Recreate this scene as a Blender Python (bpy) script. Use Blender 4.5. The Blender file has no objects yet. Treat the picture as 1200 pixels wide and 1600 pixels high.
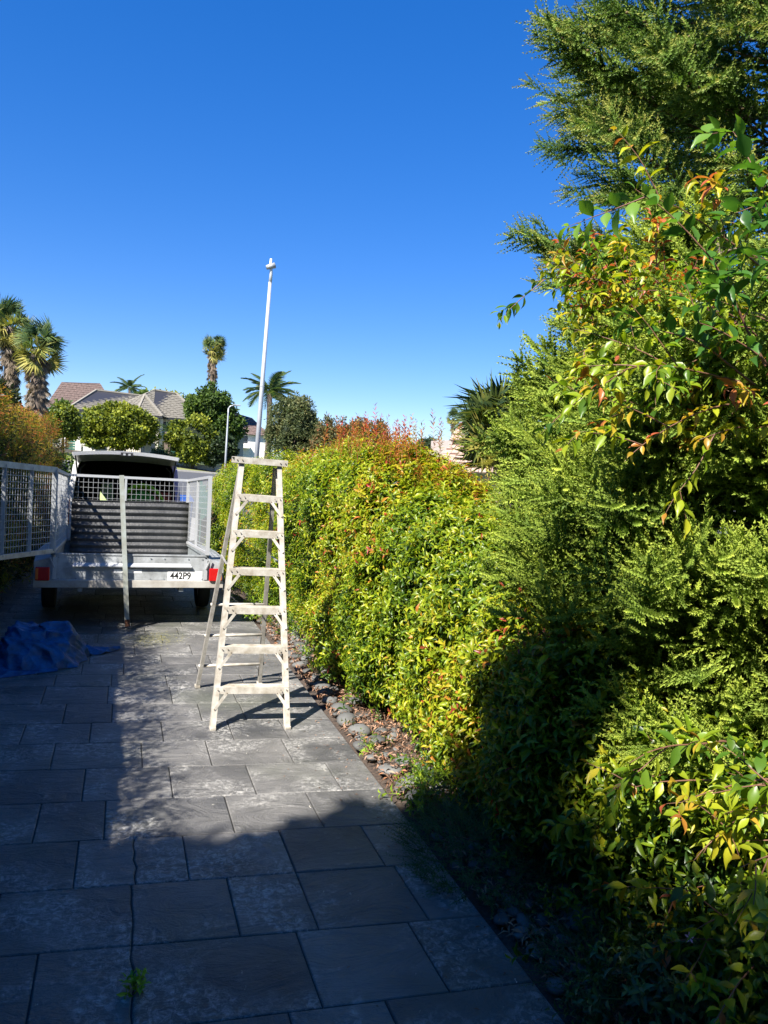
import bpy, bmesh, math, random
import numpy as np
from mathutils import Vector, Matrix
random.seed(7)
rng = np.random.default_rng(7)
sc = bpy.context.scene
C = sc.collection

# ------------------------------------------------------------------ camera
F_PX, EYE = 1202.0, 1.97
def camera_axes():
    yv = np.array([-405, -89, F_PX]); yv = yv / np.linalg.norm(yv)
    up = np.cross(yv, np.array([1, .0575, 0.])); up /= np.linalg.norm(up)
    if up[1] > 0: up = -up
    xv = np.cross(yv, up)
    if xv[0] < 0: xv = -xv
    return np.array([xv, yv, up])          # rows: world axes seen from the lens
RC = camera_axes()
cam_data = bpy.data.cameras.new('camera')
cam = bpy.data.objects.new('camera', cam_data); C.objects.link(cam)
cam_data.sensor_fit = 'HORIZONTAL'; cam_data.sensor_width = 36.0
cam_data.lens = 36.0 * F_PX / 1200.0
cam_data.clip_start = 0.05; cam_data.clip_end = 5000
mw = Matrix.Identity(4)
for r in range(3):
    mw[r][0] = RC[r][0]; mw[r][1] = -RC[r][1]; mw[r][2] = -RC[r][2]
mw[0][3], mw[1][3], mw[2][3] = 0, 0, EYE
cam.matrix_world = mw
sc.camera = cam

# ------------------------------------------------------------------ light
SUN = Vector((-.74, -.62, 1.0)).normalized()       # towards the sun
el = math.asin(SUN.z); az = math.atan2(SUN.x, SUN.y)
world = bpy.data.worlds.new('World'); sc.world = world; world.use_nodes = True
wn = world.node_tree; wn.nodes.clear()
wo = wn.nodes.new('ShaderNodeOutputWorld'); bg = wn.nodes.new('ShaderNodeBackground')
sky = wn.nodes.new('ShaderNodeTexSky'); sky.sky_type = 'NISHITA'; sky.sun_disc = False
sky.sun_elevation = el; sky.sun_rotation = az
sky.air_density = 0.85; sky.dust_density = 0.0; sky.ozone_density = 6.0; sky.altitude = 30
hsv = wn.nodes.new('ShaderNodeHueSaturation'); hsv.inputs['Saturation'].default_value = 1.55; hsv.inputs['Hue'].default_value = .518
hsv.inputs['Value'].default_value = 1.0
gam = wn.nodes.new('ShaderNodeGamma'); gam.inputs['Gamma'].default_value = 0.68
wn.links.new(sky.outputs[0], gam.inputs['Color']); wn.links.new(gam.outputs[0], hsv.inputs['Color']); wn.links.new(hsv.outputs[0], bg.inputs[0])
bg.inputs[1].default_value = 0.122
wn.links.new(bg.outputs[0], wo.inputs[0])
sun_data = bpy.data.lights.new('sun', 'SUN'); sun_data.energy = 5.0; sun_data.angle = math.radians(.53)
sun_data.color = (1.0, .95, .87)
sun = bpy.data.objects.new('sun', sun_data); C.objects.link(sun)
sun.rotation_euler = SUN.to_track_quat('Z', 'Y').to_euler()
sc.view_settings.view_transform = 'Standard'; sc.view_settings.look = 'None'
sc.view_settings.exposure = 1.42; sc.view_settings.gamma = 1.0
sc.view_settings.use_curve_mapping = False
sc.cycles.max_bounces = 6; sc.cycles.diffuse_bounces = 3; sc.cycles.glossy_bounces = 2
sc.cycles.transmission_bounces = 3; sc.cycles.transparent_max_bounces = 4

# ------------------------------------------------------------------ materials
def mat(name, col, rough=.6, metal=0., spec=.5, noise=0., nscale=8., bump=0., bscale=40., col2=None, random_v=0.):
    m = bpy.data.materials.new(name); m.use_nodes = True; nt = m.node_tree
    b = nt.nodes['Principled BSDF']; b.inputs['Roughness'].default_value = rough
    b.inputs['Metallic'].default_value = metal; b.inputs['Specular IOR Level'].default_value = spec
    b.inputs['Base Color'].default_value = (*col, 1)
    src = None
    geo = nt.nodes.new('ShaderNodeNewGeometry')
    if noise or col2:
        n = nt.nodes.new('ShaderNodeTexNoise'); n.inputs['Scale'].default_value = nscale
        n.inputs['Detail'].default_value = 6; n.inputs['Roughness'].default_value = .65
        nt.links.new(geo.outputs['Position'], n.inputs['Vector'])
        r = nt.nodes.new('ShaderNodeValToRGB')
        c2 = col2 or tuple(c * (1 - noise) for c in col)
        r.color_ramp.elements[0].position = .35; r.color_ramp.elements[1].position = .65
        r.color_ramp.elements[0].color = (*c2, 1); r.color_ramp.elements[1].color = (*col, 1)
        nt.links.new(n.outputs['Fac'], r.inputs['Fac']); src = r.outputs['Color']
    if random_v:
        oi = nt.nodes.new('ShaderNodeObjectInfo'); mr = nt.nodes.new('ShaderNodeMapRange')
        mr.inputs['To Min'].default_value = 1 - random_v; mr.inputs['To Max'].default_value = 1 + random_v
        nt.links.new(oi.outputs['Random'], mr.inputs['Value'])
        mx = nt.nodes.new('ShaderNodeVectorMath'); mx.operation = 'SCALE'
        if src: nt.links.new(src, mx.inputs[0])
        else: mx.inputs[0].default_value = col
        nt.links.new(mr.outputs[0], mx.inputs['Scale']); src = mx.outputs[0]
    if src: nt.links.new(src, b.inputs['Base Color'])
    if bump:
        n2 = nt.nodes.new('ShaderNodeTexNoise'); n2.inputs['Scale'].default_value = bscale
        n2.inputs['Detail'].default_value = 5
        nt.links.new(geo.outputs['Position'], n2.inputs['Vector'])
        bp = nt.nodes.new('ShaderNodeBump'); bp.inputs['Strength'].default_value = bump
        bp.inputs['Distance'].default_value = .02
        nt.links.new(n2.outputs['Fac'], bp.inputs['Height']); nt.links.new(bp.outputs[0], b.inputs['Normal'])
    return m

def leaf_mat(name, rough=.4, trans=.35, gain=(1.3, 1.35, .8), spec=.5):
    m = bpy.data.materials.new(name); m.use_nodes = True; nt = m.node_tree
    b = nt.nodes['Principled BSDF']; out = nt.nodes['Material Output']
    b.inputs['Roughness'].default_value = rough; b.inputs['Specular IOR Level'].default_value = spec
    a = nt.nodes.new('ShaderNodeAttribute'); a.attribute_name = 'leaf_colour'
    nt.links.new(a.outputs['Color'], b.inputs['Base Color'])
    t = nt.nodes.new('ShaderNodeBsdfTranslucent')
    g = nt.nodes.new('ShaderNodeVectorMath'); g.operation = 'MULTIPLY'; g.inputs[1].default_value = gain
    nt.links.new(a.outputs['Color'], g.inputs[0]); nt.links.new(g.outputs[0], t.inputs['Color'])
    mx = nt.nodes.new('ShaderNodeMixShader'); mx.inputs[0].default_value = trans
    nt.links.new(b.outputs[0], mx.inputs[1]); nt.links.new(t.outputs[0], mx.inputs[2])
    nt.links.new(mx.outputs[0], out.inputs['Surface'])
    return m

M = {}
M['leaf'] = leaf_mat('glossy_leaf', .36, .42, (1.35, 1.35, .5), .4)
M['leaf_matte'] = leaf_mat('matte_leaf', .6, .25, (1.2, 1.3, .7), .3)
M['needle'] = leaf_mat('needle_leaf', .62, .25, (1.2, 1.3, .7), .25)
M['bark'] = mat('bark', (.14, .1, .075), .9, noise=.5, nscale=25, bump=.6, bscale=60)
M['palm_bark'] = mat('palm_bark', (.16, .12, .09), .9, noise=.5, nscale=12, bump=.5)
M['stem'] = mat('brown_stem', (.16, .075, .045), .6)
M['soil'] = mat('bark_soil', (.10, .07, .05), .95, col2=(.035, .025, .02), nscale=30, bump=.8, bscale=90)
M['grass'] = mat('grass_ground', (.10, .13, .035), .95, col2=(.06, .09, .025), nscale=1.3, bump=.4)
M['verge'] = mat('verge_grass', (.26, .25, .07), .95, col2=(.16, .19, .05), nscale=1.5)
M['asphalt'] = mat('asphalt', (.075, .077, .082), .9, noise=.25, nscale=3, bump=.3, bscale=200)
M['kerb'] = mat('kerb_concrete', (.3, .29, .27), .9, noise=.2)
M['galv'] = mat('galvanised_steel', (.43, .45, .46), .5, .2, .5, col2=(.24, .25, .25), nscale=7, bump=.05)
M['galv_wire'] = mat('galvanised_wire', (.46, .47, .48), .45, .35, .5)
M['galv_dull'] = mat('dull_galvanised', (.30, .33, .34), .55, .3, .5, noise=.4, nscale=16)
M['prop'] = mat('weathered_angle_iron', (.38, .42, .40), .55, .25, col2=(.27, .27, .22), nscale=7)
M['rust'] = mat('rust', (.17, .07, .035), .9, noise=.5)
M['rubber'] = mat('rubber', (.018, .018, .02), .8)
M['black'] = mat('black_plastic', (.02, .02, .022), .5)
M['liner'] = mat('dark_van_liner', (.028, .029, .032), .85, noise=.3)
M['rim'] = mat('steel_rim', (.35, .35, .36), .45, .6)
M['ladder'] = mat('worn_cream_aluminium', (.54, .515, .46), .5, .1, .5, col2=(.33, .29, .23), nscale=14)
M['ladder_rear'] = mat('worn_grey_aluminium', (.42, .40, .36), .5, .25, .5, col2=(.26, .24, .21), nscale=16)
M['rivet'] = mat('rivet', (.16, .13, .1), .6)
M['vanwhite'] = mat('white_van_paint', (.72, .72, .73), .25, 0, .5)
M['vanpurple'] = mat('purple_van_wrap', (.55, .42, .85), .35)
M['redlight'] = mat('red_lens', (.42, .008, .008), .25)
M['amber'] = mat('amber_lens', (.55, .14, .02), .3)
M['plate'] = mat('white_plate', (.78, .78, .76), .4)
M['ink'] = mat('black_ink', (.012, .012, .012), .5)
M['lime'] = mat('lime_plastic', (.38, .80, .04), .35)
M['green'] = mat('dark_green_plastic', (.06, .34, .03), .4)
M['red'] = mat('red_plastic', (.50, .07, .06), .5)
M['blueplastic'] = mat('blue_plastic', (.02, .06, .22), .4)
M['wall'] = mat('cream_render', (.62, .57, .46), .9, noise=.1, nscale=2)
M['wallwhite'] = mat('white_render', (.74, .72, .68), .9, noise=.12, nscale=3)
M['wallpink'] = mat('pink_grey_render', (.42, .36, .32), .9, noise=.1)
M['window'] = mat('dark_window', (.03, .04, .05), .12)
M['glass_rail'] = mat('pale_glass_balustrade', (.25, .32, .30), .15)
M['frame_dark'] = mat('dark_frame', (.03, .03, .035), .4)
M['fencegreen'] = mat('green_metal_fence', (.03, .12, .10), .5)
M['pole'] = mat('pole_grey', (.50, .52, .54), .45, .3, noise=.15, nscale=3)
M['stonewall'] = mat('dark_stone_wall', (.13, .12, .11), .95, noise=.5, nscale=4, bump=.5)
M['timber'] = mat('weathered_timber', (.34, .20, .12), .85, noise=.4)
M['clippings'] = leaf_mat('dry_clippings', .8, .1)
M['petal'] = mat('pink_petal', (.75, .45, .68), .6)

def roof_mat(name, c1, c2):
    m = mat(name, c1, .85, random_v=.16, col2=c2, nscale=3)
    return m
M['tile'] = roof_mat('roof_tile', (.17, .155, .125), (.12, .11, .09))
M['tile_ridge'] = mat('ridge_tile', (.24, .22, .18), .85, noise=.2)
M['tile_brown'] = roof_mat('brown_roof', (.15, .10, .085), (.09, .065, .055))
M['tile_pink'] = mat('pink_tile_roof', (.50, .35, .28), .9, col2=(.36, .24, .19), nscale=5)

def slab_mat():
    m = bpy.data.materials.new('stamped_slate_concrete'); m.use_nodes = True; nt = m.node_tree
    N = nt.nodes.new; L = nt.links.new; b = nt.nodes['Principled BSDF']
    geo = N('ShaderNodeNewGeometry'); oi = N('ShaderNodeObjectInfo')
    comb = N('ShaderNodeVectorMath'); comb.operation = 'SCALE'; comb.inputs[0].default_value = (37, 53, 11)
    L(oi.outputs['Random'], comb.inputs['Scale'])
    add = N('ShaderNodeVectorMath'); add.operation = 'ADD'
    L(geo.outputs['Position'], add.inputs[0]); L(comb.outputs[0], add.inputs[1])
    mp = N('ShaderNodeMapping'); mp.inputs['Scale'].default_value = (1.5, 2.9, 1); mp.inputs['Rotation'].default_value = (0, 0, .45)
    L(add.outputs[0], mp.inputs['Vector'])
    # slate relief: stretched, distorted noise (cleft ridges)
    n1 = N('ShaderNodeTexNoise'); n1.inputs['Scale'].default_value = 1.7; n1.inputs['Detail'].default_value = 9
    n1.inputs['Roughness'].default_value = .66; n1.inputs['Distortion'].default_value = 1.5
    L(mp.outputs[0], n1.inputs['Vector'])
    # terraces
    sn = N('ShaderNodeMath'); sn.operation = 'MULTIPLY'; sn.inputs[1].default_value = 3.2; L(n1.outputs['Fac'], sn.inputs[0])
    fr = N('ShaderNodeMath'); fr.operation = 'PINGPONG'; fr.inputs[1].default_value = 1; L(sn.outputs[0], fr.inputs[0])
    n3 = N('ShaderNodeTexNoise'); n3.inputs['Scale'].default_value = 75; n3.inputs['Detail'].default_value = 5
    n3.inputs['Roughness'].default_value = .7; L(geo.outputs['Position'], n3.inputs['Vector'])
    h = N('ShaderNodeMath'); h.operation = 'MULTIPLY_ADD'; h.inputs[1].default_value = .55
    L(n3.outputs['Fac'], h.inputs[0]); L(fr.outputs[0], h.inputs[2])
    bp = N('ShaderNodeBump'); bp.inputs['Strength'].default_value = .8; bp.inputs['Distance'].default_value = .016
    L(h.outputs[0], bp.inputs['Height']); L(bp.outputs[0], b.inputs['Normal'])
    # colour: grey with pale salt streaks along the ridges, darker stains
    n2 = N('ShaderNodeTexNoise'); n2.inputs['Scale'].default_value = 1.6; n2.inputs['Detail'].default_value = 5
    n2.inputs['Roughness'].default_value = .6; L(add.outputs[0], n2.inputs['Vector'])
    r2 = N('ShaderNodeValToRGB'); e = r2.color_ramp.elements
    e[0].position = .3; e[0].color = (.056, .056, .057, 1); e[1].position = .7; e[1].color = (.185, .177, .166, 1)
    L(n2.outputs['Fac'], r2.inputs['Fac'])
    # streak mask
    sm = N('ShaderNodeValToRGB'); sm.color_ramp.elements[0].position = .66; sm.color_ramp.elements[1].position = .98
    L(fr.outputs[0], sm.inputs['Fac'])
    n4 = N('ShaderNodeTexNoise'); n4.inputs['Scale'].default_value = 2.4; n4.inputs['Detail'].default_value = 4
    L(add.outputs[0], n4.inputs['Vector'])
    r4 = N('ShaderNodeValToRGB'); r4.color_ramp.elements[0].position = .48; r4.color_ramp.elements[1].position = .60
    L(n4.outputs['Fac'], r4.inputs['Fac'])
    n5 = N('ShaderNodeTexNoise'); n5.inputs['Scale'].default_value = 28; n5.inputs['Detail'].default_value = 6
    n5.inputs['Roughness'].default_value = .8; n5.inputs['Distortion'].default_value = .7
    L(geo.outputs['Position'], n5.inputs['Vector'])
    r5 = N('ShaderNodeValToRGB'); r5.color_ramp.elements[0].position = .46; r5.color_ramp.elements[1].position = .68
    L(n5.outputs['Fac'], r5.inputs['Fac'])
    mm = N('ShaderNodeMath'); mm.operation = 'MAXIMUM'
    m1 = N('ShaderNodeMath'); m1.operation = 'MULTIPLY'; L(r4.outputs[0], m1.inputs[0]); L(r5.outputs[0], m1.inputs[1])
    m0 = N('ShaderNodeMath'); m0.operation = 'MULTIPLY'; L(sm.outputs[0], m0.inputs[0]); L(r5.outputs[0], m0.inputs[1])
    m0b = N('ShaderNodeMath'); m0b.operation = 'MULTIPLY'; m0b.inputs[1].default_value = .8; L(m0.outputs[0], m0b.inputs[0])
    L(m1.outputs[0], mm.inputs[0]); L(m0b.outputs[0], mm.inputs[1])
    m2 = N('ShaderNodeMath'); m2.operation = 'MULTIPLY'; m2.inputs[1].default_value = .85; L(mm.outputs[0], m2.inputs[0])
    mx = N('ShaderNodeMixRGB'); L(m2.outputs[0], mx.inputs['Fac']); L(r2.outputs[0], mx.inputs['Color1'])
    mx.inputs['Color2'].default_value = (.58, .56, .52, 1)
    gm = N('ShaderNodeTexNoise'); gm.inputs['Scale'].default_value = .9; gm.inputs['Detail'].default_value = 5; L(geo.outputs['Position'], gm.inputs['Vector'])
    gr = N('ShaderNodeValToRGB'); gr.color_ramp.elements[0].position = .52; gr.color_ramp.elements[1].position = .72; gr.color_ramp.elements[1].color = (.55, .55, .55, 1); L(gm.outputs['Fac'], gr.inputs['Fac'])
    mg = N('ShaderNodeMixRGB'); L(gr.outputs[0], mg.inputs['Fac']); L(mx.outputs[0], mg.inputs['Color1']); mg.inputs['Color2'].default_value = (.105, .115, .075, 1); mx = mg
    mr = N('ShaderNodeMapRange'); mr.inputs['To Min'].default_value = .86; mr.inputs['To Max'].default_value = 1.14
    L(oi.outputs['Random'], mr.inputs['Value'])
    sc_ = N('ShaderNodeVectorMath'); sc_.operation = 'SCALE'; L(mx.outputs[0], sc_.inputs[0]); L(mr.outputs[0], sc_.inputs['Scale'])
    L(sc_.outputs[0], b.inputs['Base Color'])
    b.inputs['Roughness'].default_value = .5; b.inputs['Specular IOR Level'].default_value = .55
    return m
M['slab'] = slab_mat()
M['grout'] = mat('dark_joint', (.060, .056, .050), .95)
M['stone'] = mat('river_stone', (.12, .12, .115), .75, noise=.3, nscale=9, bump=.15, random_v=.35)

def tarp_mat():
    m = mat('blue_tarp', (.012, .115, .30), .5, col2=(.02, .05, .12), nscale=9); nt = m.node_tree; b = nt.nodes['Principled BSDF']
    geo = nt.nodes.new('ShaderNodeNewGeometry'); w = nt.nodes.new('ShaderNodeTexNoise'); w.inputs['Scale'].default_value = 4
    nt.links.new(geo.outputs['Position'], w.inputs['Vector'])
    mx = nt.nodes.new('ShaderNodeMixRGB'); mx.inputs[0].default_value = .12; nt.links.new(geo.outputs['Position'], mx.inputs[1]); nt.links.new(w.outputs['Color'], mx.inputs[2])
    v = nt.nodes.new('ShaderNodeTexVoronoi'); v.feature = 'F1'; v.inputs['Scale'].default_value = 8; nt.links.new(mx.outputs[0], v.inputs['Vector'])
    n = nt.nodes.new('ShaderNodeTexNoise'); n.inputs['Scale'].default_value = 55; n.inputs['Detail'].default_value = 4; nt.links.new(geo.outputs['Position'], n.inputs['Vector'])
    a = nt.nodes.new('ShaderNodeMath'); a.operation = 'MULTIPLY_ADD'; a.inputs[1].default_value = .12; nt.links.new(n.outputs['Fac'], a.inputs[0]); nt.links.new(v.outputs['Distance'], a.inputs[2])
    bp = nt.nodes.new('ShaderNodeBump'); bp.inputs['Strength'].default_value = .9; bp.inputs['Distance'].default_value = .05
    nt.links.new(a.outputs[0], bp.inputs['Height']); nt.links.new(bp.outputs[0], b.inputs['Normal'])
    return m
M['tarp'] = tarp_mat()
M['corr'] = mat('black_corrugated_plastic', (.045, .046, .048), .42, col2=(.080, .080, .079), nscale=5, bump=.35, bscale=30)

# ------------------------------------------------------------------ object helpers
def tag(o, label=None, cat=None, group=None, kind=None):
    if label: o['label'] = label
    if cat: o['category'] = cat
    if group: o['group'] = group
    if kind: o['kind'] = kind
    return o
def empty(name, loc=(0, 0, 0), rz=0, label=None, cat=None, group=None, kind=None):
    o = bpy.data.objects.new(name, None); C.objects.link(o); o.empty_display_size = .1
    o.location = loc; o.rotation_euler = (0, 0, rz)
    return tag(o, label, cat, group, kind)
def link(name, me, m, parent=None, loc=None):
    o = bpy.data.objects.new(name, me); C.objects.link(o)
    if m is not None and not me.materials: me.materials.append(m)
    if parent: o.parent = parent
    if loc is not None: o.location = loc
    return o
def pyobj(name, verts, faces, m, parent=None, smooth=False):
    me = bpy.data.meshes.new(name); me.from_pydata([tuple(v) for v in verts], [], faces); me.update()
    if smooth: me.shade_smooth()
    return link(name, me, m, parent)
class MB:
    """collects boxes, bars and tubes, then links them as one mesh"""
    def __init__(s): s.v = []; s.f = []
    def add(s, v, f):
        n = len(s.v); s.v += [tuple(p) for p in v]; s.f += [tuple(i + n for i in q) for q in f]; return s
    def box(s, a, b):
        x0, y0, z0 = a; x1, y1, z1 = b
        v = [(x0,y0,z0),(x1,y0,z0),(x1,y1,z0),(x0,y1,z0),(x0,y0,z1),(x1,y0,z1),(x1,y1,z1),(x0,y1,z1)]
        return s.add(v, [(3,2,1,0),(4,5,6,7),(0,1,5,4),(1,2,6,5),(2,3,7,6),(3,0,4,7)])
    def bar(s, p, q, w, h, ref=(0, 0, 1)):
        p = Vector(p); q = Vector(q); d = (q - p).normalized(); r = Vector(ref)
        if abs(d.dot(r)) > .98: r = Vector((0, 1, 0))
        a = d.cross(r).normalized(); b = a.cross(d).normalized()
        v = []
        for c in (p, q):
            for i, j in ((-1,-1),(1,-1),(1,1),(-1,1)): v.append(c + a * (i * w / 2) + b * (j * h / 2))
        return s.add(v, [(0,1,2,3),(7,6,5,4),(0,4,5,1),(1,5,6,2),(2,6,7,3),(3,7,4,0)])
    def tube(s, pts, radii, n=8, cap=True):
        pts = [Vector(p) for p in pts]
        if not hasattr(radii, '__len__'): radii = [radii] * len(pts)
        v = []; f = []
        for i, p in enumerate(pts):
            d = (pts[min(i+1, len(pts)-1)] - pts[max(i-1, 0)]).normalized()
            r = Vector((0, 0, 1)) if abs(d.z) < .9 else Vector((0, 1, 0))
            a = d.cross(r).normalized(); b = a.cross(d)
            for k in range(n):
                t = 2 * math.pi * k / n; v.append(p + (a * math.cos(t) + b * math.sin(t)) * radii[i])
        for i in range(len(pts) - 1):
            for k in range(n):
                k2 = (k + 1) % n; f.append((i*n+k, i*n+k2, (i+1)*n+k2, (i+1)*n+k))
        if cap: f.append(tuple(range(n-1, -1, -1))); f.append(tuple(range((len(pts)-1)*n, len(pts)*n)))
        return s.add(v, f)
    def build(s, name, m, parent=None, bevel=0., smooth=False, kind=None):
        me = bpy.data.meshes.new(name); me.from_pydata(s.v, [], s.f); me.update()
        if bevel:
            bm = bmesh.new(); bm.from_mesh(me)
            bmesh.ops.bevel(bm, geom=bm.edges[:], offset=bevel, segments=1, affect='EDGES', clamp_overlap=True)
            bm.to_mesh(me); bm.free()
        if smooth: me.shade_smooth()
        o = link(name, me, m, parent)
        if kind: o['kind'] = kind
        return o
def text_part(name, s, size, m, parent, loc, rot, bold=.0, sx=1.0, depth=.0008):
    cu = bpy.data.curves.new(name, 'FONT'); cu.body = s; cu.size = size; cu.extrude = depth; cu.offset = bold
    cu.align_x = 'CENTER'; cu.align_y = 'CENTER'
    t = bpy.data.objects.new('temporary', cu); C.objects.link(t)
    dg = bpy.context.evaluated_depsgraph_get(); me = bpy.data.meshes.new_from_object(t.evaluated_get(dg))
    bpy.data.objects.remove(t)
    me.materials.clear()
    o = link(name, me, m, parent, loc); o.rotation_euler = rot; o.scale = (sx, 1, 1)
    return o

# ------------------------------------------------------------------ foliage engine (numpy)
def pal(t, stops):
    t = np.clip(t, 0, 1); xs = np.array([s[0] for s in stops]); cs = np.array([s[1] for s in stops])
    return np.stack([np.interp(t, xs, cs[:, k]) for k in range(3)], -1)
def frames(dirs, spin):
    z = dirs / np.linalg.norm(dirs, axis=1, keepdims=True)
    ref = np.where(np.abs(z[:, 2:3]) > .95, np.array([[0, 1., 0]]), np.array([[0, 0, 1.]]))
    x = np.cross(ref, z); x /= np.linalg.norm(x, axis=1, keepdims=True); y = np.cross(z, x)
    c, s = np.cos(spin)[:, None], np.sin(spin)[:, None]
    return np.stack([x * c + y * s, -x * s + y * c, z], -1)     # columns = local axes
def mesh_from(name, V, Fc, col):
    me = bpy.data.meshes.new(name); nv, nf = len(V), len(Fc)
    me.vertices.add(nv); me.vertices.foreach_set('co', V.astype(np.float32).ravel())
    me.loops.add(nf * 3); me.loops.foreach_set('vertex_index', Fc.astype(np.int32).ravel())
    me.polygons.add(nf); me.polygons.foreach_set('loop_start', np.arange(0, nf * 3, 3, dtype=np.int32))
    me.update(calc_edges=True)
    a = me.attributes.new('leaf_colour', 'FLOAT_COLOR', 'FACE')
    c4 = np.ones((nf, 4), np.float32); c4[:, :3] = col; a.data.foreach_set('color', c4.ravel())
    return me
TRIS = [0]
def bake(name, protos, P, D, scale, tint, stops, m, parent=None, spin=None, jitter=.12, val=.25, kind='stuff', agegain=1.0):
    """protos: list of (V, F, age); copies them to points P with local z along D"""
    n = len(P); P = np.asarray(P, float); D = np.asarray(D, float)
    if spin is None: spin = rng.uniform(0, 2 * np.pi, n)
    scale = np.broadcast_to(scale, (n,)); tint = np.broadcast_to(tint, (n,))
    R = frames(D, spin); pick = rng.integers(0, len(protos), n)
    Vs, Fs, Cs = [], [], []; off = 0
    for k, (pv, pf, age) in enumerate(protos):
        idx = np.nonzero(pick == k)[0]
        if len(idx) == 0: continue
        v = np.einsum('nij,vj->nvi', R[idx], pv) * scale[idx, None, None] + P[idx, None, :]
        nv = len(pv); f = pf[None] + (np.arange(len(idx)) * nv)[:, None, None] + off
        ng = int(age[:, 1].max()) + 1                     # leaf ids -> shared jitter per leaf
        jl = rng.normal(0, jitter, (len(idx), ng)); jv = 1 + rng.uniform(-val, val, (len(idx), ng))
        gi = age[:, 1].astype(int)
        t = age[None, :, 0] * agegain + tint[idx, None] + jl[:, gi]
        c = pal(t, stops) * jv[:, gi][..., None]
        Vs.append(v.reshape(-1, 3)); Fs.append(f.reshape(-1, 3)); Cs.append(c.reshape(-1, 3))
        off += nv * len(idx)
    V = np.concatenate(Vs); Fc = np.concatenate(Fs); Cc = np.concatenate(Cs); TRIS[0] += len(Fc)
    o = link(name, mesh_from(name, V, Fc, Cc), m, parent)
    if kind: o['kind'] = kind
    return o
def leaf(L=1., W=.4, fold=.12, droop=.25, n=3):
    """ovate leaf along +x, base at origin, normal +z, folded on the midrib and drooping"""
    V = [(0, 0, 0)]; F = []; prof = {2: [.62], 3: [.8, .95], 4: [.72, 1., .62], 5: [.6, 1., .9, .45]}[n]
    for i, w in enumerate(prof):
        x = (i + 1) / (len(prof) + 1); z = -droop * x * x
        V += [(x * L, -w * W / 2, (z + fold * w) * L * .6), (x * L, 0, z * L), (x * L, w * W / 2, (z + fold * w) * L * .6)]
    V.append((L, 0, -droop * L * 1.1)); T = len(V) - 1
    F += [(0, 1, 2), (0, 2, 3)]
    for i in range(len(prof) - 1):
        a = 1 + 3 * i; b = a + 3
        F += [(a, b, b + 1), (a, b + 1, a + 1), (a + 1, b + 1, b + 2), (a + 1, b + 2, a + 2)]
    a = 1 + 3 * (len(prof) - 1); F += [(a, T, a + 1), (a + 1, T, a + 2)]
    return np.array(V, float), np.array(F)
def rot_axis(axis, ang):
    return np.array(Matrix.Rotation(ang, 3, Vector(axis)))
def shoot(seed, S=.16, pairs=5, L=.055, W=.42, n=3, splay=60, droop=.5, whorl=False, stem=True):
    """leafy shoot along +z with opposite leaves; age 0 at base to 1 at the tip"""
    r = random.Random(seed); V = []; F = []; A = []; off = 0; gid = 0
    if stem:
        w = .0022; pv = [(-w, 0, 0), (w, 0, 0), (0, w, 0), (0, 0, S)]
        V += pv; F += [(0, 1, 3), (1, 2, 3), (2, 0, 3)]; A += [(.95, gid)] * 3; off = 4; gid = 1
    for i in range(pairs):
        t = (i + .6) / pairs; z = S * t
        for s in range(2):
            az_ = math.pi * s + (math.pi / 2 if i % 2 else 0) + r.uniform(-.35, .35)
            if whorl: az_ = r.uniform(0, 6.28)
            ln = L * (1 - .45 * max(0, t - .55) / .45) * r.uniform(.8, 1.15)
            lv, lf = leaf(1, W * r.uniform(.85, 1.1), .14, droop * r.uniform(.4, 1.3), n)
            el_ = math.radians(90 - splay * (1.15 - .55 * t) + r.uniform(-14, 14))
            Rm = rot_axis((0, 0, 1), az_) @ rot_axis((0, 1, 0), -el_) @ rot_axis((1, 0, 0), r.uniform(-.5, .5))
            v = (lv * ln) @ Rm.T + np.array([0, 0, z])
            V += [tuple(p) for p in v]; F += [tuple(q + off) for q in lf]; A += [(t, gid)] * len(lf)
            off += len(lv); gid += 1
    return np.array(V, float), np.array(F), np.array(A, float)
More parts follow.
